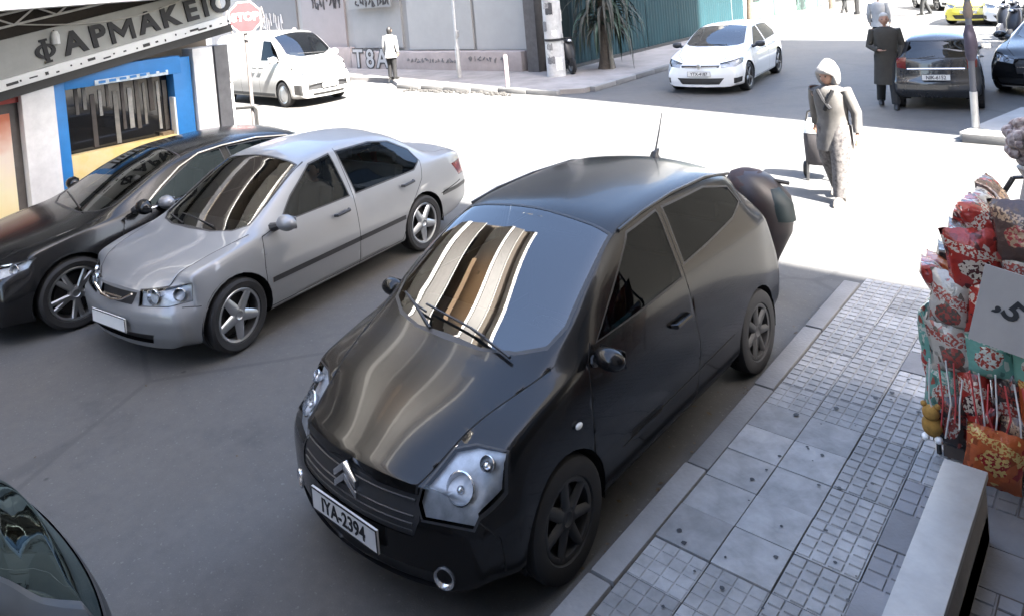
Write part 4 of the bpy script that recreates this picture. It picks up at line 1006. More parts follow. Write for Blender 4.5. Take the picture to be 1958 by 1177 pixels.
# black executive saloon at the far kerb
HM = [(.66, .42, .70), (.50, .66, .735), (.26, .80, .75), (.34, .80, .67), (.56, .66, .60), (.72, .46, .60)]
exec_ = dict(st=[
    (.76, .18, .42, .80, .60, .72, .66, .54, .70), (.62, .17, .45, .85, .69, .76, .74, .57, .775), (.35, .165, .50, .89, .79, .80, .825, .62, .86),
    (0, .16, .52, .905, .86, .82, .89, .66, .925), (-.3, .16, .53, .905, .90, .825, .94, .69, .98), (-.6, .16, .54, .905, .915, .825, 1.06, .69, 1.115),
    (-1.0, .16, .54, .905, .925, .825, 1.245, .63, 1.30), (-1.3, .16, .54, .905, .93, .823, 1.33, .59, 1.385), (-1.6, .16, .54, .905, .935, .82, 1.355, .575, 1.42),
    (-2.0, .16, .55, .905, .94, .82, 1.36, .57, 1.435), (-2.5, .165, .56, .905, .95, .815, 1.325, .57, 1.40), (-2.9, .18, .58, .90, .96, .80, 1.22, .585, 1.28),
    (-3.2, .20, .60, .89, .965, .79, 1.07, .62, 1.12), (-3.5, .23, .61, .87, .96, .77, .99, .63, 1.03), (-3.75, .27, .62, .83, .93, .74, .965, .61, 1.0), (-3.88, .30, .62, .79, .89, .72, .93, .58, .97)],
    nose=dict(len=.5, plan=.22, w=.82, pow=2.3, prof=[(.2, .0), (.3, .03), (.45, .02), (.6, -.02), (.72, -.07)]),
    tail=dict(len=.4, plan=.13, w=.8, pow=2.4, prof=[(.25, -.03), (.4, .03), (.6, .03), (.95, -.04)]), n=110, wb=2.84, r=.335, wt=.23, paint=BLACKP, gside=glass('sky_sheen_glass', (.10, .14, .15), 1.55, .0, (.45, .58, .66)), archin=.55, seal=.010,  # blue in the window tint and gloss stands in for sky reflection
    ws=[(-.22, 0), (-.25, .35), (-.36, .58), (-.48, .67), (-.62, .655), (-1.0, .61), (-1.27, .575), (-1.29, .4), (-1.30, .15)],
    side=[[(-.72, .945), (-1.05, 1.13), (-1.42, 1.315), (-1.72, 1.332), (-1.76, .95)], [(-1.84, .952), (-1.80, 1.334), (-2.3, 1.32), (-2.75, 1.235), (-3.0, 1.13), (-3.08, 1.03), (-2.85, .97)]],
    rw=('top', sym([(-2.75, 0), (-2.75, .5), (-3.32, .59), (-3.34, .3)])),
    frontp=[('grille', [(-.38, .42), (.38, .42), (.43, .60), (.36, .68), (-.36, .68), (-.43, .60)], TRIM, -.02), ('lower_grille', [(-.70, .215), (.70, .215), (.74, .34), (-.74, .34)], TRIM, -.02)],
    lamps=[('headlight', HM, (.75, .55, .4), CLEAR, 0, .008), ('tail_lamp', [(-3.5, .83, .88), (-3.6, .83, .70), (-3.9, .5, .70), (-3.85, .5, .88)], (-.7, .7, 0), RED, 0, .006)],
    gaps=[('top', [(.56, .45), (.3, .63), (-.1, .70), (-.35, .735)], .008), ('side', [(-.42, .25), (-.44, .6), (-.52, .90), (-.68, .94)], .007), ('side', [(-1.80, 1.36), (-1.80, .94), (-1.76, .22)], .007), ('side', [(-.42, .25), (-2.4, .24)], .007), ('side', [(-2.4, .24), (-2.6, .6), (-2.95, .9)], .007)],
    wheel=dict(n=5, rim=.74, ww=(.03, .022), fork=[-.17, .17]), wdark=False, seats=(-1.45, -2.35, .26, .38, -.88), dash=(-.8, -.4, .92, .70), mirror=(-.66, .99, 1.0, 1.1), handles=[(-1.55, .89, .84), (-2.55, .885, .86)],
    tubes=[([(-.70, .838, .93), (-1.3, .838, .938), (-1.9, .838, .945), (-2.6, .835, .952), (-2.95, .815, .985), (-3.10, .78, 1.03)], .011, CHROME, 'window_trim'),
           ([(-.70, .838, .94), (-.95, .745, 1.10), (-1.2, .672, 1.245), (-1.45, .622, 1.330), (-1.75, .60, 1.352), (-2.2, .592, 1.350), (-2.6, .60, 1.295), (-2.9, .64, 1.19), (-3.08, .75, 1.045)], .010, CHROME, 'window_trim'),
           ([(.58, .45, .69), (.48, .62, .715), (.33, .74, .735)], .009, REFL, 'lamp_strip')],
    bulbs=[(.58, .56, .655, (.9, .3, .2), .05), (.44, .70, .68, (.75, .6, .2), .045)],
    tubes1=[([(.77, -.36, .54), (.80, 0, .54), (.77, .36, .54)], .014, CHROME, 'grille_bar'), ([(.80, -.6, .20), (.83, 0, .19), (.80, .6, .20)], .012, CHROME, 'bumper_trim'), ([(-.28, .35, 1.0), (-.42, -.45, 1.03)], .008, TRIM, 'wiper')],
    plates=[('', .80, 0, .40)])
exec_car = std_car(exec_, 'executive_car', 'glossy black saloon with chrome window trim parked in front of the pharmacy', (-8.47, 2.42), R(269.5))

# white hot hatch coming out of the far street
HG = [(.62, .40, .68), (.40, .69, .735), (.16, .80, .745), (.28, .80, .65), (.52, .70, .585), (.70, .46, .585)]
hatch = dict(st=[
    (.80, .18, .42, .78, .58, .70, .64, .52, .69), (.64, .17, .45, .84, .68, .76, .735, .56, .775), (.35, .165, .50, .885, .79, .80, .83, .62, .87),
    (0, .16, .52, .90, .86, .815, .89, .66, .935), (-.25, .16, .53, .90, .90, .82, .95, .70, 1.0), (-.55, .16, .54, .90, .915, .82, 1.09, .68, 1.15),
    (-.95, .16, .54, .90, .925, .82, 1.275, .62, 1.335), (-1.2, .16, .54, .90, .93, .818, 1.345, .59, 1.405), (-1.6, .16, .54, .90, .94, .815, 1.375, .58, 1.45),
    (-2.2, .16, .55, .90, .95, .81, 1.365, .575, 1.445), (-2.7, .18, .57, .895, .965, .80, 1.32, .565, 1.40), (-3.0, .21, .59, .88, .97, .79, 1.25, .56, 1.33), (-3.25, .26, .60, .84, .95, .75, 1.08, .54, 1.16), (-3.38, .30, .60, .80, .92, .72, 1.0, .52, 1.05)],
    nose=dict(len=.5, plan=.20, w=.82, pow=2.3, prof=[(.2, .02), (.3, .03), (.45, .02), (.6, -.02), (.72, -.08)]),
    tail=dict(len=.5, plan=.12, w=.8, pow=2.4, prof=[(.25, -.02), (.4, .04), (.6, .05), (.9, .03), (1.1, -.02)]), n=100, wb=2.62, r=.32, wt=.225, paint=WHITEP, archin=.55, gside=GLASS_D,
    ws=[(-.18, 0), (-.21, .35), (-.31, .58), (-.42, .68), (-.55, .665), (-.95, .60), (-1.17, .565), (-1.19, .4), (-1.20, .15)],
    side=[[(-.66, .945), (-.98, 1.13), (-1.34, 1.318), (-1.62, 1.338), (-1.66, .95)], [(-1.74, .952), (-1.70, 1.342), (-2.3, 1.335), (-2.65, 1.29), (-2.85, 1.10), (-2.75, .99)]],
    rw=('front', [(-.58, 1.0), (.58, 1.0), (.50, 1.28), (-.50, 1.28)]),
    frontp=[('grille', [(-.42, .60), (.42, .60), (.44, .655), (-.44, .655)], TRIM, -.008), ('lower_grille', [(-.42, .235), (.42, .235), (.53, .375), (-.53, .375)], TRIM, -.02)],
    lamps=[('headlight', HG, (.75, .55, .4), CLEAR, 0, .006), ('air_intake', [(.52, .60, .37), (.40, .80, .38), (.42, .80, .27), (.56, .62, .25)], (.8, .6, 0), TRIM, -.012, 0), ('tail_lamp', [(-3.1, .84, .94), (-3.2, .84, .78), (-3.4, .5, .78), (-3.35, .5, .94)], (-.7, .7, 0), RED, 0, .006)],
    gaps=[('top', [(.56, .45), (.3, .63), (-.1, .70), (-.3, .735)], .008), ('side', [(-.36, .25), (-.38, .6), (-.46, .90), (-.62, .94)], .008), ('side', [(-1.70, 1.36), (-1.70, .94), (-1.66, .22)], .008), ('side', [(-.36, .25), (-2.2, .24)], .008), ('side', [(-2.2, .24), (-2.4, .6), (-2.75, .95)], .008)],
    wheel=dict(n=5, rim=.74, ww=(.05, .03)), wdark=True, seats=(-1.4, -2.25, .26, .38, -.82), dash=(-.75, -.35, .92, .70), mirror=(-.60, .99, .985, 1.1), mirror_m=TRIM, handles=[(-1.45, .885, .83), (-2.4, .88, .85)],
    bulbs=[(.54, .56, .635, (.9, .3, .2), .05), (.40, .70, .66, (.75, .6, .2), .045)],
    tubes=[([(.50, .58, .255), (.54, .56, .31), (.50, .60, .38), (.40, .78, .40)], .014, WHITEP, 'bumper_trim')],
    tubes1=[([(.80, -.40, .625), (.82, 0, .625), (.80, .40, .625)], .006, CHROME, 'grille_bar'), ([(-.24, .35, 1.01), (-.36, -.45, 1.03)], .008, TRIM, 'wiper')],
    plates=[('YTX-4187', .845, 0, .475)])
white_hatch = std_car(hatch, 'hatchback_car', 'white five-door hatchback coming out of the far street beside the green hoarding', (-7.71, 16.52), R(276.6))
m = MB(); m.lathe([(.055, 0), (.055, .012), (.045, .014), (.045, .008), (0, .008)], 24, Matrix.Translation((.815, 0, .635)) @ Matrix.Rotation(R(80), 4, 'Y')); m.build('round_badge', CHROME, white_hatch, smooth=True)

# white delivery van in the side street
HV = [(.74, .50, .90), (.52, .80, .99), (.40, .88, 1.0), (.48, .90, .86), (.70, .78, .80), (.80, .55, .80)]
van = dict(van=1, st=[
    (.86, .22, .50, .84, .78, .76, .84, .58, .88), (.70, .21, .54, .90, .90, .82, .97, .62, 1.01), (.45, .20, .58, .95, 1.02, .86, 1.08, .68, 1.12),
    (.22, .20, .60, .96, 1.08, .88, 1.16, .74, 1.21), (-.1, .20, .62, .96, 1.12, .885, 1.40, .73, 1.47), (-.5, .20, .62, .96, 1.13, .885, 1.66, .70, 1.74),
    (-.75, .20, .62, .96, 1.14, .885, 1.76, .69, 1.845), (-1.1, .20, .62, .96, 1.15, .885, 1.80, .69, 1.885), (-2.0, .20, .62, .96, 1.15, .885, 1.81, .69, 1.90), (-3.3, .21, .62, .96, 1.15, .885, 1.80, .69, 1.89),
    (-3.9, .24, .62, .955, 1.15, .88, 1.78, .68, 1.87), (-4.08, .27, .62, .93, 1.14, .86, 1.72, .66, 1.80), (-4.13, .30, .62, .90, 1.12, .84, 1.65, .64, 1.74)],
    nose=dict(len=.5, plan=.20, w=.9, pow=2.3, prof=[(.2, -.02), (.35, .04), (.55, .04), (.75, -.02), (.9, -.10)]),
    tail=dict(len=.3, plan=.05, w=.9, pow=3, prof=[(.3, 0), (.5, .03), (1.2, .0), (1.8, -.03)]), n=100, wb=3.275, r=.33, wt=.215, paint=paint('paint_van_white', (.25, .25, .246), 0, .4, .5, .14), archin=.6, gside=GLASS_D,
    ws=[(.24, 0), (.20, .4), (.06, .66), (-.02, .735), (-.12, .72), (-.5, .68), (-.70, .66), (-.72, .4), (-.735, .15)], wsz=1.05,
    side=[[(-.16, 1.17), (-.42, 1.42), (-.72, 1.66), (-1.12, 1.68), (-1.14, 1.17)]],
    frontp=[('grille', [(-.66, .42), (.66, .42), (.62, .58), (-.62, .58)], TRIM, -.02), ('lower_grille', [(-.50, .27), (.50, .27), (.52, .33), (-.52, .33)], TRIM, -.01), ('upper_grille', [(-.50, .745), (.50, .745), (.52, .77), (-.52, .77)], TRIM, -.008)],
    lamps=[('headlight', HV, (.75, .55, .4), CLEAR, 0, .008), ('fog_surround', [(.60, .68, .56), (.46, .86, .58), (.48, .87, .34), (.64, .70, .30)], (.8, .6, 0), TRIM, -.006, 0)],
    gaps=[('top', [(.72, .50), (.45, .68), (.22, .74)], .010), ('side', [(.0, .25), (-.02, .7), (-.06, 1.12), (-.14, 1.16)], .009), ('side', [(-1.2, 1.78), (-1.2, .24), (0, .25)], .009), ('side', [(-1.26, 1.78), (-2.25, 1.78), (-2.25, .24), (-1.26, .24)], .009), ('side', [(-2.25, 1.12), (-4.0, 1.12)], .014)],
    sidep=[([(-.45, .26), (-2.8, .26), (-2.8, .34), (-.45, .34)], PLASTIC, 'side_moulding')],
    wheel=dict(kind='cover', n=5, rim=.68), seats=(-.95, -1.0, .55, .42, -.45, False), dash=(-.30, .12, 1.12, .74), mirror=(-.22, 1.04, 1.20, 1.35), mirror_m=WHITEP, handles=[(-1.05, .95, .98), (-1.42, .95, .98)], handle_m=TRIM,
    bulbs=[(.66, .66, .89, (.9, .3, .2), .06)],
    tubes1=[([(.20, .40, 1.27), (.06, -.40, 1.31)], .009, TRIM, 'wiper'), ([(.88, -.62, .585), (.95, 0, .60), (.88, .62, .585)], .016, WHITEP, 'bumper_bar'), ([(.88, -.50, .80), (.91, 0, .82), (.88, .50, .80)], .007, TRIM, 'bonnet_line')],
    tubes=[([(.66, .70, .30), (.72, .62, .42), (.70, .66, .57)], .018, WHITEP, 'bumper_bar')],
    plates=[('', .935, 0, .50)])
white_van = std_car(van, 'delivery_van', 'white delivery van with a blank side in the sunlit side street', (-17.66, 12.29), R(358.4)); white_van.scale = (1, 1, 1.10)

# small dark hatchbacks seen from behind: one ahead of the black car, one in the far street
TL = [(-2.82, .80, 1.02), (-2.87, .80, .82), (-3.0, .68, .80), (-2.97, .68, 1.02)]
small = dict(st=[
    (.72, .20, .42, .74, .60, .68, .66, .52, .70), (.58, .19, .45, .78, .68, .72, .74, .54, .77), (.3, .18, .50, .81, .79, .75, .83, .58, .86), (0, .175, .52, .825, .86, .77, .90, .62, .935),
    (-.3, .175, .53, .83, .90, .775, 1.02, .65, 1.08), (-.6, .175, .54, .83, .92, .775, 1.19, .61, 1.25), (-.95, .175, .54, .83, .94, .77, 1.33, .57, 1.40), (-1.4, .175, .54, .83, .95, .77, 1.385, .56, 1.46),
    (-2.0, .18, .55, .83, .97, .765, 1.38, .555, 1.46), (-2.45, .20, .57, .825, .98, .755, 1.335, .55, 1.41), (-2.70, .22, .58, .81, .98, .745, 1.24, .545, 1.32), (-2.86, .26, .58, .79, .97, .73, 1.13, .53, 1.20)],
    nose=dict(len=.45, plan=.18, w=.78, pow=2.3, prof=[(.2, 0), (.45, .02), (.7, -.06)]),
    tail=dict(len=.45, plan=.14, w=.78, pow=2.4, prof=[(.25, .06), (.38, .13), (.55, .13), (.62, .08), (.95, .03), (1.2, -.10)]), n=84, wb=2.45, r=.29, wt=.185, paint=GREYBLK, archin=.55, gside=glass('teal_glass', (.08, .10, .10), 1.6),
    ws=[(-.06, 0), (-.10, .35), (-.22, .55), (-.32, .63), (-.6, .59), (-.92, .55), (-.95, .4), (-.955, .15)],
    side=[[(-.48, .96), (-.75, 1.16), (-1.02, 1.325), (-1.40, 1.36), (-1.42, .965)], [(-1.5, .97), (-1.48, 1.365), (-2.1, 1.345), (-2.4, 1.26), (-2.55, 1.08), (-2.3, 1.0)]],
    rw=('front', [(-.56, .99), (.56, .99), (.58, 1.06), (.49, 1.33), (-.49, 1.33), (-.58, 1.06)]),
    lamps=[('tail_lamp', TL, (-.75, .65, 0), RED, .004, .004), ('headlight', [(.55, .45, .68), (.3, .70, .72), (.36, .74, .62), (.6, .5, .58)], (.75, .55, .4), REFL, 0, .006)],
    gaps=[('side', [(-.30, .25), (-.34, .88)], .008), ('side', [(-1.46, 1.38), (-1.46, .24), (-.30, .25)], .008)],
    wheel=dict(n=6, rim=.68, ww=(.03, .022)), wdark=True, seats=(-1.25, -2.0, .26, .34, -.7), dash=(-.6, -.2, .9, .66), mirror=(-.42, .90, .98, 1.0), handles=[(-1.2, .81, .84)])
c2 = dict(small); c2.update(tubes1=[([(-3.045, y, .82-.0*y) for y in (-.52, -.26, 0, .26, .52)], .020, CHROME, 'tailgate_trim'), ([(-2.98, .30, 1.02), (-2.93, .0, 1.06)], .010, TRIM, 'rear_wiper')],
    plates=[('NIK-6152', -3.06, 0, .66, math.pi, 0)])
far_hatch = std_car(c2, 'parked_hatchback', 'dark grey hatchback seen from behind, parked beside the person in the long coat', (-3.25, 17.45), R(98)); far_hatch.scale = (.82, .82, .92)
c3 = dict(small); c3['paint'] = paint('paint_dull_black', (.005, .006, .0065), 0, .55, .0, .2, .15); c3['gside'] = glass('sky_teal_rear_glass', (.05, .06, .06), 1.7, .0, (.62, .80, .80))  # teal gloss colour paints the sky's reflection into the glass
near_hatch = std_car(c3, 'parked_hatchback', 'dark hatchback in the bottom left corner, only its rear window in view', (-3.05, -2.02), R(270))

# ------------------------------------------------------------------ street furniture
GALV = mat('galvanised', (.38, .38, .375), .5, .5, noise=.15)
PINKW = mat('faded_pole', (.10, .09, .088), .6, noise=.15)
ss = thing('stop_sign', 'octagonal red stop sign on a thin pole at the side street', 'road sign', (-14.60, 8.56, 0))
_face = math.atan2(-8.62, 14.6)
m = MB(); m.tube([(0, 0, 0), (0, 0, 2.98)], .042, 10); m.build('pole', PINKW, ss, smooth=True)
def octa(r): return [(r*math.cos(R(22.5+45*k)), r*math.sin(R(22.5+45*k))) for k in range(8)]
Ms = Matrix.Translation((.04, 0, 2.66)) @ Matrix.Rotation(_face+.12, 4, 'Z')
def plate_on(parent, nm, poly, x0, x1, mt):
    q = MB(); q.prism(poly, 'x', x0, x1); q.v = [tuple(Ms @ Vector(v)) for v in q.v]; return q.build(nm, mt, parent)
pl_ = plate_on(ss, 'plate', octa(.37), .03, .045, WHITE)
plate_on(pl_, 'red_face', octa(.345), .045, .048, mat('sign_red', (.22, .022, .026), .5, noise=.15))
TX = Matrix(((0, 0, 1, 0), (1, 0, 0, 0), (0, 1, 0, 0), (0, 0, 0, 1)))
text_mesh('lettering', 'STOP', .24, .002, WHITE, pl_, Ms @ Matrix.Translation((.0505, 0, 0)) @ TX, bold=.008)
q = MB(); q.tube([(.03, -.36, .2), (.03, -.41, -.05), (.03, -.27, -.38), (.03, 0, -.50), (.03, .27, -.38), (.03, .41, -.05), (.03, .36, .2)], .02, 6); q.v = [tuple(Ms @ Vector(v)) for v in q.v]; q.build('support_frame', PINKW, ss)
rl = thing('barrier', 'low dark tubular barrier hoop beside the foot of the stop sign pole', 'barrier', (-14.75, 8.35, 0), R(40))
m = MB(); m.tube([(-.35, 0, 0), (-.35, 0, .62), (-.30, 0, .68), (.30, 0, .68), (.35, 0, .62), (.35, 0, 0)], .03, 8); m.build('hoop', mat('hoop_black', (.004, .004, .004), .9), rl, smooth=True)
for x in (-.35, .35): q = MB(); q.lathe([(.06, 0), (.06, .02), (.03, .03)], 10, Matrix.Translation((x, 0, 0))); q.build('foot', TRIM, rl)
bo = thing('bollard', 'thin pale pink bollard leaning at the kerb in front of the grey wall', 'bollard', (-12.65, 14.98, .12))
m = MB(); m.lathe([(.055, 0), (.055, .84), (.045, .88), (0, .90)], 12); m.build('post', mat('bollard_pink', (.42, .34, .34), .6, noise=.2), bo, smooth=True)
m = MB(); m.lathe([(.09, 0), (.09, .02), (.057, .03)], 12); m.build('base', TRIM, bo)
lp = thing('lamp_post', 'slim pale lamp post standing before the grey wall', 'lamp post', (-15.75, 16.4, .12))
m = MB(); m.lathe([(.075, 0), (.075, .95), (.05, 1.0), (.045, 6.0)], 12); m.build('pole', GALV, lp, smooth=True)
m = MB(); m.box((.06, 0, 1.35), (.06, .12, .22)); m.build('switch_box', GALV, lp, bevel=.01)
m = MB(); m.tube([(0, 0, 5.95), (.2, -.2, 6.3), (.9, -.9, 6.5)], .035, 8); m.build('arm', GALV, lp, smooth=True)
m = MB(); m.loft([(1.0, -1.0, 6.44, .28, .14, R(-45)), (1.0, -1.0, 6.5, .3, .15, R(-45)), (1.0, -1.0, 6.56, .15, .08, R(-45))], 12); m.build('lantern', GALV, lp, smooth=True)
# poster column
pc = thing('poster_column', 'thick white concrete pole plastered with torn posters at the far pavement corner', 'pole', (-12.62, 17.15, .12))
m = MB(); m.lathe([(.27, 0), (.262, 1.2), (.25, 4.5), (.24, 7)], 20); m.build('pole', mat('column_white', (.46, .455, .44), .8, noise=.22, nscale=5), pc, smooth=True)
rp = random.Random(5)
for k in range(15):
    a0 = rp.uniform(-2.6, .1); w = rp.uniform(.35, .9); z = .15+k*.20+rp.uniform(-.05, .05); h_ = rp.uniform(.16, .40); rr_ = .273-.004*z+.004+.0006*k
    q = MB(); n_ = 6; vs = []
    for i in range(n_+1):
        a = a0+w*i/n_
        vs += [(rr_*math.cos(a), rr_*math.sin(a), z+rp.uniform(-.01, .02)), (rr_*math.cos(a), rr_*math.sin(a), z+h_+rp.uniform(-.03, .03))]
    q.add(vs, [(2*i, 2*i+2, 2*i+3, 2*i+1) for i in range(n_)]); pc_ = ((.62, .62, .60), (.16, .16, .165), (.50, .49, .46), (.05, .05, .055), (.34, .33, .32))[k % 5]
    q.build('poster', mat('poster_%d' % (k % 5), pc_, .7, noise=.35, nscale=16), pc)
m = MB(); m.lathe([(.285, 1.02), (.285, 1.09)], 20); m.build('strap', INK, pc)
# dark post with a purple cover at the right
dp = thing('sign_post', 'dark slim street post with a purple grey bag tied round it beside the dark hatchback', 'post', (-2.1, 13.25, .12))
m = MB(); m.tube([(0, 0, 0), (0, 0, .55)], .05, 10); m.build('reflective_sleeve', GALV, dp, smooth=True)
m = MB(); m.tube([(0, 0, .55), (0, 0, 2.3)], .042, 10); m.build('pole', mat('post_slate', (.06, .065, .08), .6), dp, smooth=True)
m = MB(); m.loft([(0, 0, 1.02, .05, .05), (0, .01, 1.10, .075, .07), (.01, .02, 1.25, .085, .08), (0, -.01, 1.42, .08, .07), (0, 0, 1.56, .045, .045)], 12); m.build('bag', mat('bag_purple', (.035, .028, .045), .8, noise=.3, nscale=12), dp, smooth=True)
m = MB(); m.loft([(0, 0, 1.66, .045, .045), (0, 0, 1.72, .065, .06), (0, 0, 1.84, .06, .055), (0, 0, 1.92, .04, .04)], 10); m.build('sign_head', mat('head_brown', (.10, .08, .07), .7, noise=.3, nscale=12), dp, smooth=True)

# ------------------------------------------------------------------ palm on the far pavement
FROND = mat('frond_green', (.018, .040, .022), .6, noise=.35, nscale=3); FRONDD = mat('frond_dry', (.05, .05, .04), .75, noise=.3, nscale=4); BARK = mat('palm_bark', (.075, .06, .045), .9, noise=.35, nscale=12, bump=.6, bscale=20)
pt = thing('palm_tree', 'yucca like palm with hanging strap leaves in front of the green hoarding', 'tree', (-11.95, 18.75, .12))
m = MB(); m.loft([(0, 0, 0, .26, .26), (0, .02, .3, .20, .20), (.02, .03, 1.2, .16, .16), (.03, .05, 2.4, .17, .17), (.05, .05, 3.4, .14, .14)], 12); m.build('trunk', BARK, pt, smooth=True)
m = MB(); m.tube([(-.12, .25, 0), (-.10, .22, 1.2), (-.05, .2, 2.6)], [.07, .06, .05], 8); m.tube([(.25, -.1, 0), (.22, -.12, 1.4), (.15, -.1, 2.7)], [.06, .06, .05], 8); m.build('side_stem', mat('stem_pale', (.17, .155, .125), .8, noise=.3, nscale=10), pt, smooth=True)
rp = random.Random(8)
def leaf(parent, base, az, L0, droop, w, mt):
    q = MB(); n_ = 7; vs = []; p = Vector(base); el = rp.uniform(.2, .9)*(.6 if droop > 1 else 1)
    side = Vector((-math.sin(az), math.cos(az), 0))
    for i in range(n_+1):
        t = i/n_; ww = w*(1-t**2.2)*(.6+.8*min(1, t*4))/1.4+.002
        vs += [p+side*ww+Vector((0, 0, .3*ww)), p-Vector((0, 0, .2*ww)), p-side*ww+Vector((0, 0, .3*ww))]
        e = el-droop*t*2.2; e = max(e, -1.5); p = p+Vector((math.cos(az)*math.cos(e), math.sin(az)*math.cos(e), math.sin(e)))*L0/n_
    fs = []
    for i in range(n_):
        a = 3*i; fs += [(a, a+1, a+4, a+3), (a+1, a+2, a+5, a+4)]
    q.add(vs, fs); return q.build('frond', mt, parent)
for k in range(290):
    hz = rp.uniform(1.1, 3.4); az = rp.uniform(0, 2*math.pi); dry = hz < 2.3 or rp.random() < .3
    leaf(pt, (math.cos(az)*.16+.03, math.sin(az)*.16+.04, hz), az, rp.uniform(.9, 1.9), rp.uniform(1.0, 1.9) if dry else rp.uniform(.5, 1.1), rp.uniform(.026, .055), FRONDD if (dry and rp.random() < .55) else FROND)

# ------------------------------------------------------------------ two-wheelers
def scooter(name, label, loc, rz, body, seatm, simple=False, box=True, group=None, cat='scooter'):
    t = thing(name, label, cat, loc, rz, group)
    wst = dict(n=5, rim=.58, ww=(.02, .016))
    for x in (0, -1.28):
        q = MB(); M = Matrix.Translation((x, 0, .235)) @ Matrix.Rotation(math.pi/2, 4, 'X')
        q.lathe([(.14, -.04), (.20, -.055), (.235, -.03), (.24, 0), (.235, .03), (.20, .055), (.14, .04)], 24, M); ty = q.build('wheel', BLACK, t, smooth=True)
        q = MB(); q.lathe([(.145, -.04), (.13, -.02), (.04, -.05), (.04, .05), (.13, .02), (.145, .04)], 18, M); q.build('rim', ALLOY, ty, smooth=True)
    q = MB(); q.loft([(-.02, 0, .30, .07, .05), (-.08, 0, .50, .12, .17), (-.14, 0, .72, .12, .20), (-.20, 0, .92, .10, .16), (-.23, 0, 1.0, .07, .10)], 16); q.build('front_apron', body, t, smooth=True)
    q = MB(); q.loft([(-.35, 0, .26, .30, .15), (-.40, 0, .34, .32, .16)], 14); q.build('footboard', TRIM, t, smooth=True)
    q = MB(); q.loft([(-1.0, 0, .30, .38, .12), (-1.02, 0, .45, .44, .17), (-1.05, 0, .62, .46, .19), (-1.05, 0, .72, .44, .17)], 18); q.build('rear_body', body, t, smooth=True)
    q = MB(); q.loft([(-.98, 0, .715, .40, .14), (-.98, 0, .77, .42, .16), (-1.0, 0, .81, .36, .13)], 16); q.build('seat', seatm, t, smooth=True)
    q = MB(); q.tube([(-.24, -.32, 1.02), (-.20, -.16, 1.04), (-.20, .16, 1.04), (-.24, .32, 1.02)], [.02, .016, .016, .02], 8); q.build('handlebar', TRIM, t, smooth=True)
    q = MB(); q.ball((-.10, 0, .97), (.09, .12, .07), 12, 8); q.build('headlamp_cowl', body, t, smooth=True)
    q = MB(); q.ball((-.03, 0, .965), (.04, .075, .045), 10, 8); q.build('headlight', REFL, t, smooth=True)
    for sg in (1, -1):
        q = MB(); q.tube([(-.2, sg*.2, 1.04), (-.2, sg*.27, 1.15)], .007, 5); mm = q.build('mirror_stalk', TRIM, t); q = MB(); q.ball((-.2, sg*.28, 1.19), (.015, .06, .04), 10, 6); q.build('mirror', TRIM, mm, smooth=True)
    q = MB(); q.loft([(0, 0, .24, .26, .05), (0, 0, .40, .24, .07), (0, 0, .48, .14, .06)], 12); q.build('mudguard', body, t, smooth=True)
    if box:
        q = MB(); q.loft([(-1.48, 0, .82, .17, .19), (-1.48, 0, .98, .19, .22), (-1.48, 0, 1.08, .17, .20), (-1.48, 0, 1.12, .10, .13)], 16, power=.6); q.build('top_box', seatm, t, smooth=True)
    q = MB(); q.ball((-1.50, 0, .60), (.03, .09, .05), 10, 6); q.build('tail_lamp', RED, t, smooth=True)
    q = MB(); q.tube([(-.95, .14, .20), (-.9, .22, .0)], .014, 6); q.build('side_stand', TRIM, t)
    return t
MAROON = paint('paint_maroon', (.030, .013, .014), 0, .3, .6, .3)
cv = thing('covered_scooter', 'scooter under a smooth dark maroon cover, parked behind the black hatchback', 'scooter', (-2.66, 6.42, 0), R(-62))
def lump(nm, rings, mt, seed, amp=.03):
    q = MB(); q.loft(rings, 22); r_ = random.Random(seed); ph_ = [r_.uniform(0, 6) for _ in range(4)]
    q.v = [(x+amp*math.sin(9*y+7*z+ph_[0])*.6, y+amp*math.sin(11*z+5*x+ph_[1])*.6+.4*amp*math.sin(23*z+ph_[2]), z+amp*.5*math.sin(13*y+ph_[3])) for x, y, z in q.v]
    return q.build(nm, mt, cv, smooth=True, auto=R(80))
lump('cover', [(0, 0, .16, .12, .09), (-.02, 0, .32, .16, .15), (-.05, .02, .52, .22, .24), (-.08, .03, .68, .25, .29), (-.10, .02, .82, .25, .27), (-.12, -.02, .93, .22, .23), (-.13, -.05, 1.01, .16, .17), (-.13, -.05, 1.05, .07, .08)], mat('cover_maroon', (.016, .008, .0085), .45, nscale=9, col2=(.006, .006, .007)), 3, .016)
lump('bundle', [(-.08, -.06, .90, .17, .19), (-.10, -.07, .97, .17, .19), (-.12, -.07, 1.04, .11, .13), (-.12, -.07, 1.07, .04, .05)], mat('bundle_brown', (.030, .010, .010), .7, nscale=18, col2=(.010, .006, .006)), 5, .012)
lump('side_fold', [(.05, .16, .66, .10, .13), (.04, .17, .80, .11, .12), (-.01, .12, .92, .08, .08)], mat('fold_teal', (.004, .012, .013), .6, noise=.3, nscale=9), 7, .012)
q = MB(); M = Matrix.Translation((.02, 0, .20)) @ Matrix.Rotation(math.pi/2, 4, 'X'); q.lathe([(.12, -.04), (.17, -.05), (.195, -.03), (.20, 0), (.195, .03), (.17, .05), (.12, .04), (.10, 0), (.12, -.04)], 22, M); q.build('wheel', BLACK, cv, smooth=True)
q = MB(); q.tube([(-.1, -.28, .94), (-.08, -.12, .97), (-.08, .12, .97), (-.1, .28, .93)], .018, 8); q.build('handlebar', TRIM, cv, smooth=True)
scooter('motorbike', 'black motor scooter with a pale mudguard, in the shade beside the palm', (-12.35, 17.55, .12), R(-30), mat('bike_black', (.014, .014, .016), .4, noise=.2), BLACK, group=None)
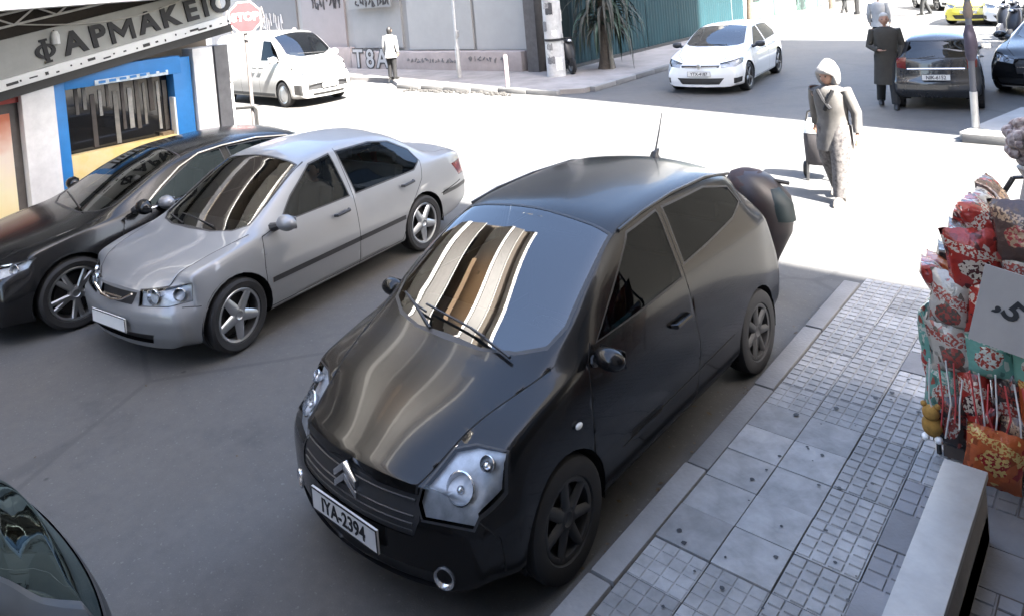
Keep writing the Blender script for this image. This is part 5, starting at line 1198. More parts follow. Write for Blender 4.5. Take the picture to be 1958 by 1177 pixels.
b0 = scooter('motorbike', 'motor scooter standing in the crowded row of two-wheelers at the far right', (-2.95, 24.6, 0), R(-115), mat('bike_blue', (.02, .022, .03), .35, noise=.3), BLACK, group='two-wheelers parked at the far right')
rp = random.Random(21)
for k in range(11):
    c = copy_tree(b0); c.location = (-3.3+.52*(k % 6)+rp.uniform(-.1, .1), 26.2+1.55*(k//6)+(.3*(k % 2))+rp.uniform(-.2, .2), 0); c.rotation_euler = (0, rp.uniform(-.05, .05), R(-115+rp.uniform(-18, 18)))
# far cars
taxi = copy_tree(white_hatch); taxi.name = 'taxi'; taxi.location = (-4.75, 31.6, 0); taxi.rotation_euler = (0, 0, R(262)); tag(taxi, 'yellow taxi parked in the sun at the far end of the street', 'car')
for ch in taxi.children:
    if ch.data and any(s.material == WHITEP for s in ch.material_slots):
        ch.data = ch.data.copy()
        for i, mm in enumerate(ch.data.materials):
            if mm == WHITEP: ch.data.materials[i] = YELLOWP
q = MB(); q.box((-1.5, 0, 1.50), (.14, .40, .10)); q.build('taxi_lamp', YELLOWP, taxi, bevel=.02)
wc = copy_tree(white_hatch); wc.name = 'hatchback_car'; wc.location = (-3.55, 31.0, 0); wc.rotation_euler = (0, 0, R(268)); tag(wc, 'white hatchback parked to the right of the yellow taxi', 'car')
wc2 = copy_tree(white_hatch); wc2.name = 'hatchback_car'; wc2.location = (-6.4, 38.5, 0); wc2.rotation_euler = (0, 0, R(300)); tag(wc2, 'white hatchback farthest up the street beyond the yellow taxi', 'car')
dk = copy_tree(exec_car); dk.name = 'dark_car'; dk.location = (-1.5, 17.5, 0); dk.rotation_euler = (0, 0, R(262)); tag(dk, 'black car cut by the right edge of the view behind the slim post', 'car')

# ------------------------------------------------------------------ far end of the street
FARP = mat('far_pale', (.50, .485, .46), .8, noise=.06, nscale=.5)
fb = thing('far_building', 'pale building with dark doorways at the sunlit end of the street', 'building', (0, 0, 0))
m = MB(); m.box((-24, 53, 6), (26, 10, 12)); m.build('wall', FARP, fb)
for k in range(8):
    q = MB(); q.box((-35+k*3.1, 47.97, 1.3), (1.5, .1, 2.6)); w = q.build('window', mat('far_window', (.14, .14, .14), .4), fb); q = MB(); q.box((-35+k*3.1, 47.9, 1.9), (1.3, .06, 1.2)); q.build('pane', GLZ, w)
fb2 = thing('far_building', 'pale low building closing the street behind the yellow taxi', 'building', (0, 0, 0))
m = MB(); m.box((-3, 62, 5), (15, 10, 10)); m.build('wall', mat('far_cream', (.48, .45, .40), .8, noise=.06), fb2)
for k in range(5):
    q = MB(); q.box((-9+k*3.0, 56.97, 1.4), (1.6, .1, 2.8)); w = q.build('window', mat('far_window', (.14, .14, .14), .4), fb2); q = MB(); q.box((-9+k*3, 56.9, 2.0), (1.4, .06, 1.2)); q.build('pane', GLZ, w)
LEAFM = mat('tree_leaf', (.050, .085, .035), .6, noise=.4, nscale=2, col2=(.09, .13, .05))
def tree(name, label, x, y, h, r, n, seed, group=None):
    rt = random.Random(seed); t = thing(name, label, 'tree', (x, y, 0), 0, group)
    q = MB(); q.tube([(0, 0, 0), (.05, .03, h*.35), (.0, .08, h*.6)], [.17, .13, .10], 9)
    for k in range(6):
        a = k*1.05; q.tube([(.03, .03, h*.42+.05*k), (math.cos(a)*r*.5, math.sin(a)*r*.5, h*.62+.06*k), (math.cos(a)*r*.8, math.sin(a)*r*.8, h*.8)], [.06, .04, .015], 6)
    q.build('trunk', BARK, t, smooth=True)
    q = MB()
    cl = [(rt.gauss(0, r*.42), rt.gauss(0, r*.42), h*.72+rt.gauss(0, h*.14), rt.uniform(.35, .7)) for _ in range(16)]
    for k in range(n):
        cx, cy, cz, cr = rt.choice(cl); d = Vector((rt.gauss(0, 1), rt.gauss(0, 1), rt.gauss(0, .8))); d = d.normalized()*cr*rt.random()**.5; p = Vector((cx, cy, cz))+d
        u = Vector((rt.gauss(0, 1), rt.gauss(0, 1), rt.gauss(0, 1))).normalized(); v = u.orthogonal().normalized(); s_ = rt.uniform(.05, .10)
        q.add([p-u*s_, p+v*s_*.6, p+u*s_, p-v*s_*.6], [(0, 1, 2, 3)])
    q.build('crown', LEAFM, t); return t
tree('street_tree', 'leafy street tree on the pavement directly behind the roof of the white hatchback', -13.6, 33.5, 4.4, 1.6, 2600, 3)
tree('street_tree', 'smaller street tree farther up the pavement, right of the other tree', -12.4, 41, 4.6, 1.5, 2000, 4)
for k, (x, y, lab) in enumerate(((-11.1, 36.2, 'thin pale sign post on the sunlit far pavement, left of its twin'), (-10.2, 37.5, 'thin dark post on the sunlit far pavement, right of its twin'))):
    q = MB(); q.tube([(x, y, 0), (x, y, 3.2)], .06 if k == 0 else .11, 8); tag(q.build('street_post', (GALV, TRIM)[k]), lab, 'post')
# distant pale shopfront side along the left pavement beyond the hoarding
fb3 = thing('far_building', 'pale side building beyond the green hoarding behind the street tree', 'building', (0, 0, 0))
m = MB(); m.box((-20, 40, 5), (12, 14, 10)); m.build('wall', mat('far_white', (.54, .53, .51), .8, noise=.08), fb3)
for k in range(4):
    q = MB(); q.box((-13.97, 35+k*3.2, 1.3), (.1, 1.5, 2.5)); w = q.build('window', mat('far_green', (.05, .09, .08), .4), fb3); q = MB(); q.box((-13.9, 35+k*3.2, 1.7), (.06, 1.2, 1.4)); q.build('pane', GLZ, w)

# ------------------------------------------------------------------ people
SKIN = mat('skin', (.28, .16, .115), .55, noise=.08); HAIRB = mat('hair_black', (.004, .0035, .0035), .6)
def skin_body(name, chains, parent, mt, sub=1):
    """one continuous body grown over a skeleton: chains of (x,y,z,r); chains share joints with equal coordinates"""
    me = bpy.data.meshes.new(name); idx = {}; vs = []; rs = []; es = []
    for ch in chains:
        prev = None
        for (x, y, z, r) in ch:
            key = (round(x, 4), round(y, 4), round(z, 4))
            if key not in idx: idx[key] = len(vs); vs.append((x, y, z)); rs.append(r)
            if prev is not None and prev != idx[key] and (prev, idx[key]) not in es and (idx[key], prev) not in es: es.append((prev, idx[key]))
            prev = idx[key]
    bm = bmesh.new(); lay = bm.verts.layers.skin.verify(); bv = []
    for v, r in zip(vs, rs):
        q = bm.verts.new(v); q[lay].radius = (r, r) if not isinstance(r, tuple) else r; bv.append(q)
    bv[0][lay].use_root = True
    for a, b in es: bm.edges.new((bv[a], bv[b]))
    bm.to_mesh(me); bm.free()
    o = bpy.data.objects.new(name, me); COL.objects.link(o)
    sk = o.modifiers.new('s', 'SKIN'); sk.branch_smoothing = .6
    ss_ = o.modifiers.new('d', 'SUBSURF'); ss_.levels = sub; ss_.render_levels = sub
    dg = bpy.context.evaluated_depsgraph_get(); m2 = bpy.data.meshes.new_from_object(o.evaluated_get(dg)); bpy.data.objects.remove(o); bpy.data.meshes.remove(me)
    m2.name = name; m2.materials.clear(); m2.materials.append(mt)
    for p in m2.polygons: p.use_smooth = True
    return link(name, m2, parent)
def hand_chains(w, h, side):
    """palm and five fingers from wrist w towards h"""
    w = Vector(w); h = Vector(h); d = (h-w).normalized(); ax = Vector((1, 0, 0)); ac = (ax-d*ax.dot(d)).normalized(); nr = d.cross(ac)
    out = []; palm = w+d*.075
    for i, (off, L_) in enumerate(((-.028, .062), (-.010, .075), (.010, .080), (.028, .072))):
        b = palm+ac*off; e1 = b+d*L_*.55+nr*.008*side; e2 = b+d*L_+nr*.022*side
        out.append([(*w, .024), (*palm, .030), (*b, .0095), (*e1, .0085), (*e2, .0065)])
    tb = w+d*.03+ac*.03; out.append([(*w, .024), (*tb, .012), (*(tb+d*.035+ac*.02), .010), (*(tb+d*.06+ac*.022), .007)])
    return out
def head(parent, c, facing, r, skin, hair=None, hairstyle='short', tilt=0):
    """facing = yaw in local frame; builds skull with brow, nose, chin, ears, eyes, mouth"""
    M = Matrix.Translation(c) @ Matrix.Rotation(facing, 4, 'Z') @ Matrix.Rotation(tilt, 4, 'Y')
    q = MB(); q.ball((0, 0, 0), (.092, .075, .115), 20, 16)
    vs = []
    for v in q.v:
        x, y, z = v
        if z < -.03: k = min(1, (-.03-z)/.085); y *= 1-.32*k; x = x*(1-.15*k)+.012*k*(x > 0)
        g = lambda a, b, s: math.exp(-((y-a)**2+(z-b)**2)/(s*s))
        if x > .03: x += .024*g(0, -.018, .017)+.012*g(0, -.002, .013)+.008*g(0, -.055, .018)-.010*g(.032, .010, .015)-.010*g(-.032, .010, .015)+.006*g(0, -.095, .02)
        vs.append(tuple(M @ Vector((x, y, z))))
    q.v = vs; h = q.build('head', skin, parent, smooth=True, auto=R(180))
    e = MB()
    for sg in (1, -1): e.ball(M @ Vector((.078, sg*.032, .010)), .0105, 8, 6)
    e.build('eyes', INK, h, smooth=True)
    e = MB(); e.tube([M @ Vector((.083, y, -.052+.002*abs(y)*30)) for y in (-.022, 0, .022)], .004, 5); e.build('mouth', mat('lip', (.26, .10, .09), .6), h)
    e = MB()
    for sg in (1, -1): e.ball(M @ Vector((-.005, sg*.077, -.005)), (.018, .010, .030), 8, 6)
    e.build('ears', skin, h, smooth=True)
    if hair:
        q = MB(); q.ball((-.010, 0, .018), (.100, .086, .112), 18, 14); vs = []
        for v in q.v:
            x, y, z = v
            lim = .045 if hairstyle == 'short' else .045
            if x > .02 and z < lim: x = .02-(lim-z)*.35
            if hairstyle == 'long' and z < -.02: z = z*1.7
            elif z < -.05: z = -.05+(z+.05)*.4
            vs.append(tuple(M @ Vector((x, y, z))))
        q.v = vs; q.build('hair', hair, h, smooth=True, auto=R(180))
    return h
def shoe(parent, x, y, z, yaw, mt, L_=.26):
    M = Matrix.Translation((x, y, z)) @ Matrix.Rotation(yaw, 4, 'Z'); q = MB()
    q.loft([(.04, 0, 0, L_*.55, .048), (.04, 0, .025, L_*.56, .050), (.03, 0, .06, L_*.46, .046), (-.03, 0, .10, .06, .042)], 12); q.v = [tuple(M @ Vector(v)) for v in q.v]
    return q.build('shoe', mt, parent, smooth=True)
def figure(label, loc, rz, legs, arms, mats_, coat=None, coat_len=.45, hgt=1.0, hood=None, hair=HAIRB, hairstyle='short', lean=0., head_yaw=0., head_tilt=.0, group=None, seated=False, trouser_r=1.0):
    """legs/arms: [(hip->)knee, ankle] and [(shoulder->)elbow, wrist, fingertip dir]; x forward, y left"""
    t = thing('person', label, 'person', loc, rz, group); S = hgt
    sk, top, trs, shm = mats_
    P = lambda x, y, z: (x*S, y*S, z*S)
    pel = P(0, 0, .93); wst_ = P(lean*.3, 0, 1.10); ch = P(lean*.75, 0, 1.30); nk = P(lean, 0, 1.455); hd_ = P(lean+.02, 0, 1.50)
    chains = [[(*pel, .125), (*wst_, .115), (*ch, .125), (*nk, .055), (*hd_, .05)]]
    hips = []; sh = []
    for i, sg in enumerate((1, -1)):
        kn, an = legs[i]; hp = P(0, sg*.09, .90); hips.append(hp)
        chains.append([(*pel, .125), (*hp, .088), (*P(*kn), .056), (*P(*an), .038), (*P(an[0]+.12, an[1], max(.035, an[2]-.05)), .03)])
        el, wr, tip = arms[i]; s_ = P(lean*.85, sg*.185, 1.39); sh.append(s_)
        chains.append([(*ch, .125), (*s_, .060), (*P(*el), .042), (*P(*wr), .027)])
        chains += hand_chains(P(*wr), P(*tip), sg)
    skin_body('body', chains, t, sk)
    head(t, P(lean+.035, 0, 1.60), head_yaw, 1, sk, hair if not hood else None, hairstyle, head_tilt)
    for i, sg in enumerate((1, -1)):
        kn, an = legs[i]; q = MB(); k = trouser_r
        q.tube([P(0, sg*.085, .96), P(kn[0]*.5, sg*.09*.5+kn[1]*.5, .70 if not seated else kn[2]+.04), P(*kn), P((kn[0]+an[0])/2, (kn[1]+an[1])/2, (kn[2]+an[2])/2), P(an[0], an[1], an[2]+.0)], [.115, .10*k, .078*k, .070*k, .066*k], 12); q.build('trouser_leg', trs, t, smooth=True)
        if shm: shoe(t, *P(an[0]+.03, an[1], an[2]-.08), 0, shm)
        el, wr, tip = arms[i]; q = MB()
        q.tube([sh[i][:2]+(sh[i][2]+.03,), Vector(sh[i])*.6+Vector(P(*el))*.4, P(*el), Vector(P(*el))*.45+Vector(P(*wr))*.55, P(*wr)], [.070, .072, .060, .054, .046], 12); q.build('sleeve', top, t, smooth=True)
    hem = .93-coat_len; q = MB()
    rg_ = [(0, 0, 1.47, .075, .085), (0, 0, 1.43, .105, .17), (0, 0, 1.36, .135, .215), (0, 0, 1.20, .142, .195), (0, 0, 1.03, .135, .18), (0, 0, .90, .150, .195)]
    if coat_len > .1: rg_ += [(0.0, 0, .93-coat_len*.5, .165, .205), (0, 0, hem, .185, .222)]
    rg_ = [(lean*max(0, (z-.93)/.5)*S, 0, z*S, a*S, b*S) for (_, _, z, a, b) in rg_]
    q.loft(rg_, 22)
    # cloth folds
    q.v = [(v[0]*(1+.03*math.sin(9*math.atan2(v[1], v[0])+v[2]*7)), v[1]*(1+.03*math.sin(9*math.atan2(v[1], v[0])+v[2]*7)), v[2]) for v in q.v]
    q.build('coat' if coat_len > .2 else 'shirt', top, t, smooth=True, auto=R(70))
    if hood:
        q = MB(); c = Vector(P(lean+.005, 0, 1.615)); q.ball((0, 0, 0), (.140, .128, .176), 18, 14)
        vs = []
        for v in q.v:
            x, y, z = v
            if z > .06: y *= 1-(z-.06)*3.2; x *= 1-(z-.06)*1.5
            if x > .075: x = .075+(x-.075)*.2+(.035 if z > .02 else -.03)
            if z < -.06: k_ = (-.06-z); y *= 1+k_*3.0; x -= k_*.2
            if z > .1: x -= .02
            vs.append(tuple(c+Matrix.Rotation(head_yaw, 3, 'Z') @ Matrix.Rotation(head_tilt, 3, 'Y') @ Vector((x, y, z))))
        q.v = vs; q.build('hood', hood, t, smooth=True, auto=R(180))
    return t
COATG = mat('coat_beige', (.085, .08, .076), .9, noise=.35, nscale=6); HOODW = mat('hood_white', (.26, .25, .24), .85, noise=.06)
TRP = mat('trouser_pattern', (.018, .016, .018), .9, nscale=24, col2=(.14, .13, .125)); SHOEP = mat('shoe_pale', (.12, .11, .10), .7)
wm = figure('hooded person in pale grey coat and patterned trousers pulling a shopping trolley', (-2.88, 9.32, 0), R(-97),
    legs=(((.10, .10, .49), (.16, .10, .085)), ((-.03, -.09, .48), (-.22, -.09, .12))), arms=(((-.03, .27, 1.12), (.02, .29, .88), (.03, .29, .7)), ((-.10, -.27, 1.13), (-.20, -.32, .92), (-.26, -.36, .80))),
    mats_=(SKIN, COATG, TRP, SHOEP), coat_len=.28, hgt=.94, hood=HOODW, lean=.06, head_yaw=-.15, head_tilt=.25, trouser_r=1.35)
q = MB(); q.tube([(.165, .09, 1.34), (.185, .03, 1.20), (.17, -.02, 1.10)], .022, 6); q.tube([(.165, -.09, 1.34), (.185, -.02, 1.22), (.19, .06, 1.12)], .022, 6); q.build('scarf', mat('scarf_dark', (.008, .008, .010), .9), wm, smooth=True)
tr = thing('shopping_trolley', 'dark two-wheeled shopping trolley with pale top flap pulled by the hooded person', 'trolley', (-3.30, 10.12, 0), R(-80))
CLOTHD = mat('trolley_cloth', (.055, .05, .052), .85, noise=.2, nscale=10)
m = MB(); m.loft([(0, 0, .20, .12, .16), (0, 0, .25, .14, .19), (0, 0, .55, .155, .20), (0, 0, .62, .15, .195)], 16, power=.5); m.build('bag', CLOTHD, tr, smooth=True, auto=R(60))
m = MB(); m.loft([(0, 0, .62, .155, .20), (.01, 0, .70, .15, .19), (.0, 0, .78, .10, .15), (0, 0, .80, .05, .08)], 16, power=.6); m.build('flap', WHITE, tr, smooth=True)
m = MB()
for sg in (1, -1): m.tube([(-.05, sg*.20, 0.10), (.02, sg*.17, .70), (.10, sg*.12, .90)], .012, 8)
m.tube([(.10, -.12, .90), (.16, -.06, .93), (.16, .06, .93), (.10, .12, .90)], .014, 8); m.build('frame', TRIM, tr, smooth=True)
for sg in (1, -1):
    m = MB(); m.lathe([(.03, -.02), (.085, -.02), (.10, -.012), (.10, .012), (.085, .02), (.03, .02)], 18, Matrix.Translation((-.08, sg*.22, .10)) @ Matrix.Rotation(math.pi/2, 4, 'X')); m.build('wheel', BLACK, tr, smooth=True)
    m = MB(); m.tube([(.10, sg*.16, .22), (.13, sg*.17, .0)], .02, 6); m.build('stand', TRIM, tr)
figure('person in a long dark coat walking in the shade beside the dark grey hatchback', (-3.72, 15.25, 0), R(-74),
    legs=(((.10, .09, .50), (.17, .10, .085)), ((-.06, -.10, .48), (-.20, -.12, .11))), arms=(((-.02, .26, 1.12), (.10, .22, .92), (.16, .18, .80)), ((.0, -.26, 1.12), (.18, -.12, 1.06), (.26, -.04, 1.05))),
    mats_=(SKIN, mat('coat_dark', (.030, .028, .024), .9, noise=.25, nscale=6), mat('trouser_dark', (.016, .017, .018), .9, noise=.2), mat('shoe_black', (.01, .01, .01), .5)), coat_len=.50, hgt=1.02, hair=mat('hair_grey', (.36, .35, .33), .7, noise=.2), lean=.03, trouser_r=1.1)
figure('dark haired person in a loose white shirt and black trousers by the wall', (-17.96, 15.62, .12), R(105),
    legs=(((.02, .08, .49), (.0, .09, .085)), ((.03, -.08, .49), (.02, -.09, .085))), arms=(((-.02, .25, 1.12), (.05, .24, .90), (.08, .24, .74)), ((-.02, -.25, 1.12), (.04, -.25, .90), (.06, -.25, .74))),
    mats_=(SKIN, mat('shirt_white', (.30, .30, .295), .85, noise=.08), mat('trouser_black', (.005, .005, .006), .9), mat('shoe_black', (.01, .01, .01), .5)), coat_len=.20, hgt=.99, hair=HAIRB, hairstyle='long')
figure('person in a pink top passing behind the white delivery van', (-25.1, 16.9, .12), R(180),
    legs=(((.10, .08, .49), (.14, .09, .085)), ((-.04, -.08, .49), (-.2, -.09, .10))), arms=(((-.02, .25, 1.12), (.05, .24, .90), (.08, .24, .74)), ((-.02, -.25, 1.12), (.04, -.25, .90), (.06, -.25, .74))),
    mats_=(SKIN, mat('top_pink', (.52, .36, .35), .85, noise=.1), mat('trouser_black', (.005, .005, .006), .9), mat('shoe_black', (.01, .01, .01), .5)), coat_len=.1, hgt=1.0, hair=mat('hair_fair', (.45, .38, .33), .7), hairstyle='long')
for lab, x, y, rz, cc in (('distant person in pale clothes walking in the sun beyond the long coat', -5.72, 23.0, 95, (.45, .43, .40)), ('distant person in dark clothes at the far sunlit kerb, left of the other walkers', -10.6, 37.0, 40, (.05, .05, .055)), ('distant person in brown at the far end of the street near the yellow taxi', -7.2, 36.0, 200, (.16, .11, .08))):
    figure(lab, (x, y, 0), R(rz), legs=(((.10, .08, .49), (.14, .09, .085)), ((-.04, -.08, .49), (-.2, -.09, .10))), arms=(((-.02, .25, 1.12), (.05, .24, .90), (.08, .24, .74)), ((-.02, -.25, 1.12), (.04, -.25, .90), (.06, -.25, .74))),
        mats_=(SKIN, mat('cloth_%.2f' % cc[0], cc, .9, noise=.15), mat('trouser_dark', (.016, .017, .018), .9), mat('shoe_black', (.01, .01, .01), .5)), coat_len=.15, hgt=1.0)
def driver(car_obj, lab, xs, y, z0, top):
    M = car_obj.matrix_world if False else None
    rz = car_obj.rotation_euler.z; c, s = math.cos(rz), math.sin(rz); lx, ly = xs, y
    return figure(lab, (car_obj.location.x+c*lx-s*ly, car_obj.location.y+s*lx+c*ly, z0-.55), rz,
        legs=(((.42, .12, .92), (.62, .12, .70)), ((.42, -.12, .92), (.62, -.12, .70))), arms=(((.10, .26, 1.10), (.36, .17, 1.20), (.44, .12, 1.24)), ((.10, -.26, 1.10), (.36, -.15, 1.20), (.44, -.10, 1.24))),
        mats_=(SKIN, top, mat('trouser_dark', (.016, .017, .018), .9), None), coat_len=0, hgt=.96, lean=-.10, seated=True)
driver(silver_car, 'driver in a dark top at the wheel of the silver saloon', -1.30, .36, .19, mat('top_dark', (.03, .03, .034), .9))
driver(white_hatch, 'driver in a grey top at the wheel of the white hatchback', -1.45, .38, .19, mat('top_grey', (.08, .085, .09), .9))

# ------------------------------------------------------------------ snack display at the shop entrance
def pack_mat(name, base, c2, c3, scale, gloss=.20):
    """printed foil pack: header band, slanted flash, product blob, crumbly small print"""
    m, nt, b = _m(name); N = nt.nodes; L = nt.links; tc = N.new('ShaderNodeTexCoord'); oi = N.new('ShaderNodeObjectInfo')
    sp = N.new('ShaderNodeSeparateXYZ'); L.new(tc.outputs['Object'], sp.inputs[0])
    def M_(op, a, b_=None, c=None):
        x = N.new('ShaderNodeMath'); x.operation = op
        for i, q in enumerate((a, b_, c)):
            if q is None: continue
            if isinstance(q, (int, float)): x.inputs[i].default_value = q
            else: L.new(q, x.inputs[i])
        return x.outputs[0]
    def mixc(f, a, c):
        x = N.new('ShaderNodeMix'); x.data_type = 'RGBA'; L.new(f, x.inputs[0])
        for i, q in ((6, a), (7, c)):
            if isinstance(q, tuple): x.inputs[i].default_value = (*q, 1)
            else: L.new(q, x.inputs[i])
        return x.outputs[2]
    ad = N.new('ShaderNodeVectorMath'); ad.operation = 'ADD'; L.new(tc.outputs['Object'], ad.inputs[0]); L.new(oi.outputs['Random'], ad.inputs[1])
    def noise(s_, d=3):
        n = N.new('ShaderNodeTexNoise'); n.inputs['Scale'].default_value = s_; n.inputs['Detail'].default_value = d; L.new(ad.outputs[0], n.inputs['Vector']); return n.outputs['Fac']
    y, z = sp.outputs['Y'], sp.outputs['Z']; off = M_('MULTIPLY_ADD', oi.outputs['Random'], .09, -.045)
    zz = M_('ADD', M_('MULTIPLY_ADD', y, .35, z), off); wob = M_('MULTIPLY_ADD', noise(16), .05, -.025)
    band = M_('LESS_THAN', M_('ABSOLUTE', M_('ADD', M_('SUBTRACT', zz, .045), wob)), .026)
    rad = M_('SQRT', M_('ADD', M_('POWER', M_('MULTIPLY', y, 1.0), 2), M_('POWER', M_('ADD', z, M_('ADD', .045, off)), 2)))
    blob = M_('LESS_THAN', M_('ADD', rad, M_('MULTIPLY', wob, 1.6)), .055)
    vo = N.new('ShaderNodeTexVoronoi'); vo.inputs['Scale'].default_value = 46; mp = N.new('ShaderNodeMapping'); mp.inputs['Scale'].default_value = (1, 1, .55); L.new(ad.outputs[0], mp.inputs[0]); L.new(mp.outputs[0], vo.inputs['Vector'])
    sv = N.new('ShaderNodeSeparateXYZ'); L.new(vo.outputs['Color'], sv.inputs[0])
    rp_ = N.new('ShaderNodeValToRGB'); rp_.color_ramp.interpolation = 'CONSTANT'; e = rp_.color_ramp.elements; e[0].color = (*base, 1); e[1].position = .52; e[1].color = (*c3, 1)
    for p_, c_ in ((.66, tuple(q*.55 for q in base)), (.80, c2), (.90, base)):
        k_ = e.new(p_); k_.color = (*c_, 1)
    L.new(sv.outputs['X'], rp_.inputs[0]); fade = M_('GREATER_THAN', noise(7, 2), .47)
    col = mixc(M_('MULTIPLY', fade, .9), base, rp_.outputs[0])
    col = mixc(blob, col, c2); col = mixc(M_('MULTIPLY', blob, M_('GREATER_THAN', noise(60, 2), .52)), col, c3)
    col = mixc(band, col, c2); col = mixc(M_('MULTIPLY', band, M_('GREATER_THAN', noise(80, 1), .52)), col, base)
    L.new(col, b.inputs['Base Color']); b.inputs['Roughness'].default_value = gloss; b.inputs['Metallic'].default_value = .1
    n2 = noise(26, 3); bp = N.new('ShaderNodeBump'); bp.inputs['Strength'].default_value = .8; bp.inputs['Distance'].default_value = .010; L.new(n2, bp.inputs['Height']); L.new(bp.outputs[0], b.inputs['Normal'])
    return m
PK = [pack_mat('pack_red', (0.281, 0.027, 0.020), (0.468, 0.390, 0.312), (0.055, 0.016, 0.016), 9), pack_mat('pack_orange', (0.343, 0.078, 0.023), (0.484, 0.328, 0.109), (0.234, 0.016, 0.016), 8), pack_mat('pack_teal', (0.125, 0.281, 0.226), (0.429, 0.437, 0.374), (0.281, 0.047, 0.031), 8),
      pack_mat('pack_brown', (0.070, 0.043, 0.035), (0.312, 0.203, 0.125), (0.234, 0.031, 0.031), 10), pack_mat('pack_cream', (0.374, 0.343, 0.296), (0.281, 0.062, 0.047), (0.094, 0.070, 0.055), 9), pack_mat('pack_dark', (0.035, 0.025, 0.023), (0.203, 0.039, 0.031), (0.328, 0.296, 0.265), 11)]
PKN = ['red', 'orange', 'pale teal', 'brown', 'cream', 'dark']
def pack_mesh(w, h, t, mt, nm='snack_pack'):
    q = MB(); nx, nz = 9, 11; rp_ = random.Random(int(w*1000+h*100)); top = []
    for sgn in (1, -1):
        vs = []
        for j in range(nz+1):
            for i in range(nx+1):
                u, v = i/nx*2-1, j/nz*2-1
                d = (max(0, 1-abs(u)**2.5)*max(0, 1-abs(v)**3.0))**.6*t/2+rp_.uniform(-.004, .004)*(abs(u) < .99 and abs(v) < .99)
                squeeze = 1-.10*(1-abs(v)**2)
                vs.append((sgn*d, u*w/2*squeeze, v*h/2+(.006*(i % 2) if abs(v) > .99 else 0)))
        q.add(vs, [(j*(nx+1)+i, j*(nx+1)+i+1, (j+1)*(nx+1)+i+1, (j+1)*(nx+1)+i) for j in range(nz) for i in range(nx)])
    o = q.build(nm, mt, smooth=True, auto=R(80)); return o
rack = thing('display_rack', 'slanted dark wire rack holding packs of snacks at the shop entrance', 'rack', (-.80, 4.62, 0))
m = MB()
# leaning frame: foot towards the street, top towards the shop
FT = [(-.20, -.02, .12), (-.20, -.02, .92), (.14, .02, 1.55)]
for dy in (0, .55): m.tube([(x, y+dy, z) for x, y, z in FT], .014, 6)
for dy in (0, .55): m.tube([(.42, dy, .12), (.42, dy, 1.60)], .014, 6); m.tube([(.14, dy+.02, 1.55), (.42, dy, 1.60)], .012, 6); m.tube([(-.20, dy, .35), (.42, dy, .35)], .010, 6); m.tube([(-.20, dy, .92), (.42, dy, .92)], .010, 6)
m.build('frame', TRIM, rack)
for k, z in enumerate((.34, .62, .92, 1.22)):
    q = MB(); x0 = -.20 if z <= .92 else -.20+(z-.92)/.63*.34
    for t in np.linspace(0, 1, 9): q.tube([(x0+(.42-x0)*t, 0, z), (x0+(.42-x0)*t, .55, z)], .006, 5)
    q.tube([(x0, 0, z+.05), (.42, 0, z+.05)], .007, 5); q.build('wire_shelf', TRIM, rack)
q = MB(); q.box((.12, -.0, .18), (.60, .04, .26)); q.build('base_board', mat('rack_board', (.07, .055, .05), .7, noise=.3), rack)
protos = [pack_mesh(.23, .31, .12, PK[0]), pack_mesh(.25, .33, .13, PK[1]), pack_mesh(.22, .28, .11, PK[2])]
for p in protos: COL.objects.unlink(p)
rb = random.Random(13)
placed = []
rows = [  # z centre, x range on the face that looks down the street (y small), material choices
    (1.43, (-.66, -.46), 1, (3, 0, 4)), (1.24, (-.86, -.45), 2, (0, 4, 3, 0)), (1.03, (-.96, -.45), 3, (4, 0, 1, 5)), (.80, (-1.0, -.45), 3, (4, 2, 2, 5)), (.57, (-1.0, -.45), 4, (2, 0, 5, 1)), (.36, (-.98, -.45), 4, (5, 0, 3, 0))]
words = {0: 'red snack pack', 1: 'orange snack pack', 2: 'pale teal snack pack', 3: 'brown snack pack', 4: 'cream snack pack', 5: 'dark snack pack'}
where = ('top', 'second', 'third', 'fourth', 'fifth', 'bottom')
for ri, (z, (xa, xb), n, ms) in enumerate(rows):
    for side in range(2):
        for k in range(n if side == 0 else 3):
            pm_ = protos[(ri+k+side) % 3]; mi = ms[(k+side) % len(ms)]
            o = bpy.data.objects.new('snack_pack', pm_.data.copy() if False else pm_.data); COL.objects.link(o)
            o.data = pm_.data
            if side == 0:
                x = xa+(xb-xa)*(k+.5)/n; o.location = (x+rb.uniform(-.015, .015), 4.54+rb.uniform(-.03, .03), z+rb.uniform(-.03, .03)); o.rotation_euler = (rb.uniform(-.16, .16), rb.uniform(-.22, .10), R(-90)+rb.uniform(-.3, .3))
                o.scale = (1, 1.12*(xb-xa)/n/.2 if (xb-xa)/n < .2 else 1.1, 1.02)
            else:
                sx = -1.03 if z < .95 else -1.03+(z-.92)*.55
                o.location = (sx+.03, 4.66+.17*k, z+rb.uniform(-.02, .02)); o.rotation_euler = (rb.uniform(-.12, .12), rb.uniform(.0, .25)-(.45 if z > .95 else 0)*-1, R(180)+rb.uniform(-.2, .2))
            key = (ri, mi, side); placed.append(key)
            o.data = pm_.data.copy() if not any(True for _ in ()) and pm_.data.materials[0] != PK[mi] else pm_.data
            if o.data is not pm_.data: o.data.materials[0] = PK[mi]
            face = 'front face, '+('left', 'second from left', 'third from left', 'right')[k] if side == 0 else 'road side, '+('nearest', 'middle', 'farthest')[k]
            tag(o, '%s in the %s row of the rack, %s' % (words[mi], where[ri], face), 'snack pack', 'snack packs on the rack')
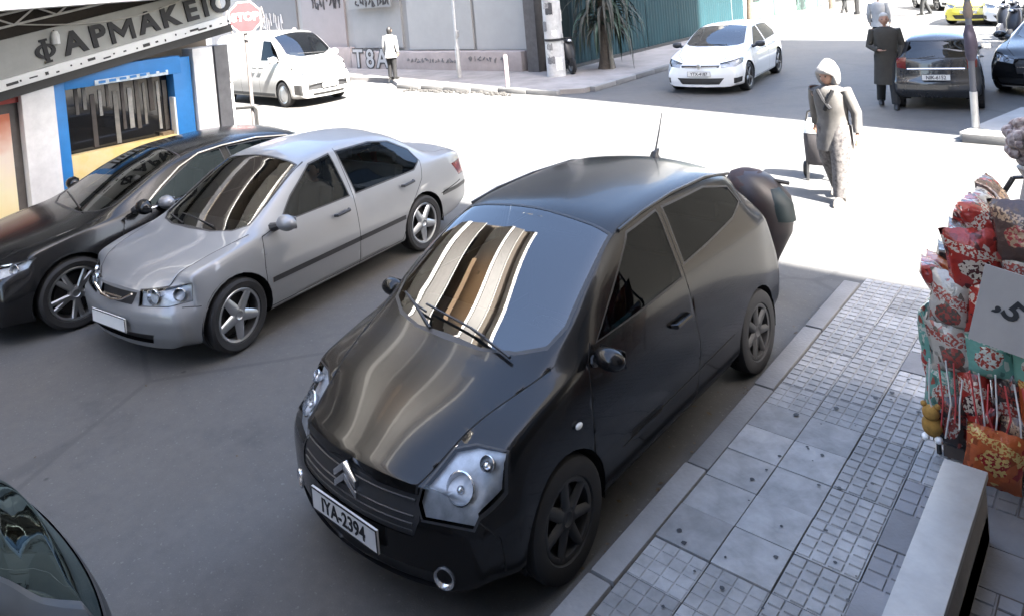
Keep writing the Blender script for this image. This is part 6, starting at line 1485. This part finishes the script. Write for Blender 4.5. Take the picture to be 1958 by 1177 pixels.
# hanging big orange pack at the lower corner, price card, small bits
o = pack_mesh(.26, .30, .07, PK[1]); o.location = (-.70, 4.30, .36); o.rotation_euler = (R(-10), R(0), R(-78)); tag(o, 'big orange red pack hanging over the end of the marble wall', 'snack pack')
cardm = MB(); cardm.box((0, 0, 0), (.27, .012, .38)); cd = cardm.build('price_card', mat('card_white', (.33, .305, .28), .7, noise=.06)); cd.location = (-.605, 4.36, 1.10); cd.rotation_euler = (R(-10), R(14), R(8)); tag(cd, 'plain cream price card with black figures clipped on the snack rack', 'card')
T_ = Matrix.Translation((0, -.008, .01)) @ Matrix(((1, 0, 0, 0), (0, 0, -1, 0), (0, 1, 0, 0), (0, 0, 0, 1)))
text_mesh('figures', ',5', .14, .002, INK, cd, T_ @ Matrix.Rotation(R(-30), 4, 'Z'), bold=.004)
for k in range(14):   # tinsel strings and ribbons hanging off the shelves
    q = MB(); x = -.98+.036*k; q.tube([(x, 4.44+rb.uniform(-.02, .02), .70+rb.uniform(-.05, .05)), (x+rb.uniform(-.02, .02), 4.42, .52), (x+rb.uniform(-.03, .03), 4.43, .36+rb.uniform(-.06, .06))], .0045, 5)
    tag(q.build('ribbon', (mat('ribbon_white', (.55, .53, .5), .5), mat('ribbon_red', (.45, .05, .05), .5))[k % 2]), ('white ribbon' if k % 2 == 0 else 'red ribbon')+' hanging over the lower snack packs', 'ribbon', ('white' if k % 2 == 0 else 'red')+' ribbons hanging from the rack')
ty = thing('toy', 'small orange plush toy hanging at the lower left corner of the snack rack', 'toy', (-.99, 4.44, .36))
TOYM = mat('plush_orange', (.28, .15, .03), .9, noise=.3, nscale=30)
q = MB(); q.ball((0, 0, 0), (.05, .045, .06), 12, 9); q.build('body', TOYM, ty, smooth=True)
q = MB(); q.ball((0, -.01, .075), (.042, .04, .04), 12, 9); q.build('head', TOYM, ty, smooth=True)
for sg in (1, -1):
    q = MB(); q.ball((sg*.032, -.005, .112), .016, 8, 6); q.build('ear', TOYM, ty, smooth=True); q = MB(); q.ball((sg*.03, -.02, -.06), (.02, .025, .02), 8, 6); q.build('foot', WHITE, ty, smooth=True)
# spotted wrapped bouquet above the rack, by the edge of the view
SPOT = mat('spotted_wrap', (.30, .28, .26), .6, noise=.15, nscale=8, spots=13)
bq = thing('bouquet', 'round bundle in pale spotted wrapping above the snack rack at the right edge', 'bouquet', (-.50, 4.75, 1.45))
q = MB(); q.loft([(0, 0, -.42, .05, .05), (0, 0, -.20, .07, .07), (-.01, 0, .10, .075, .075), (0, 0, .22, .06, .06), (0, 0, .28, .09, .09)], 14); q.build('wrap', SPOT, bq, smooth=True)
q = MB()
for k in range(60):
    v = Vector((rb.gauss(0, 1), rb.gauss(0, 1), rb.gauss(0, 1))).normalized(); q.ball(Vector((0, 0, .42))+v*.115, rb.uniform(.022, .04), 6, 5)
q.ball((0, 0, .42), .115, 12, 9); q.build('flower_head', mat('flower_mix', (.48, .42, .38), .8, nscale=34, col2=(.06, .012, .016)), bq, smooth=True)
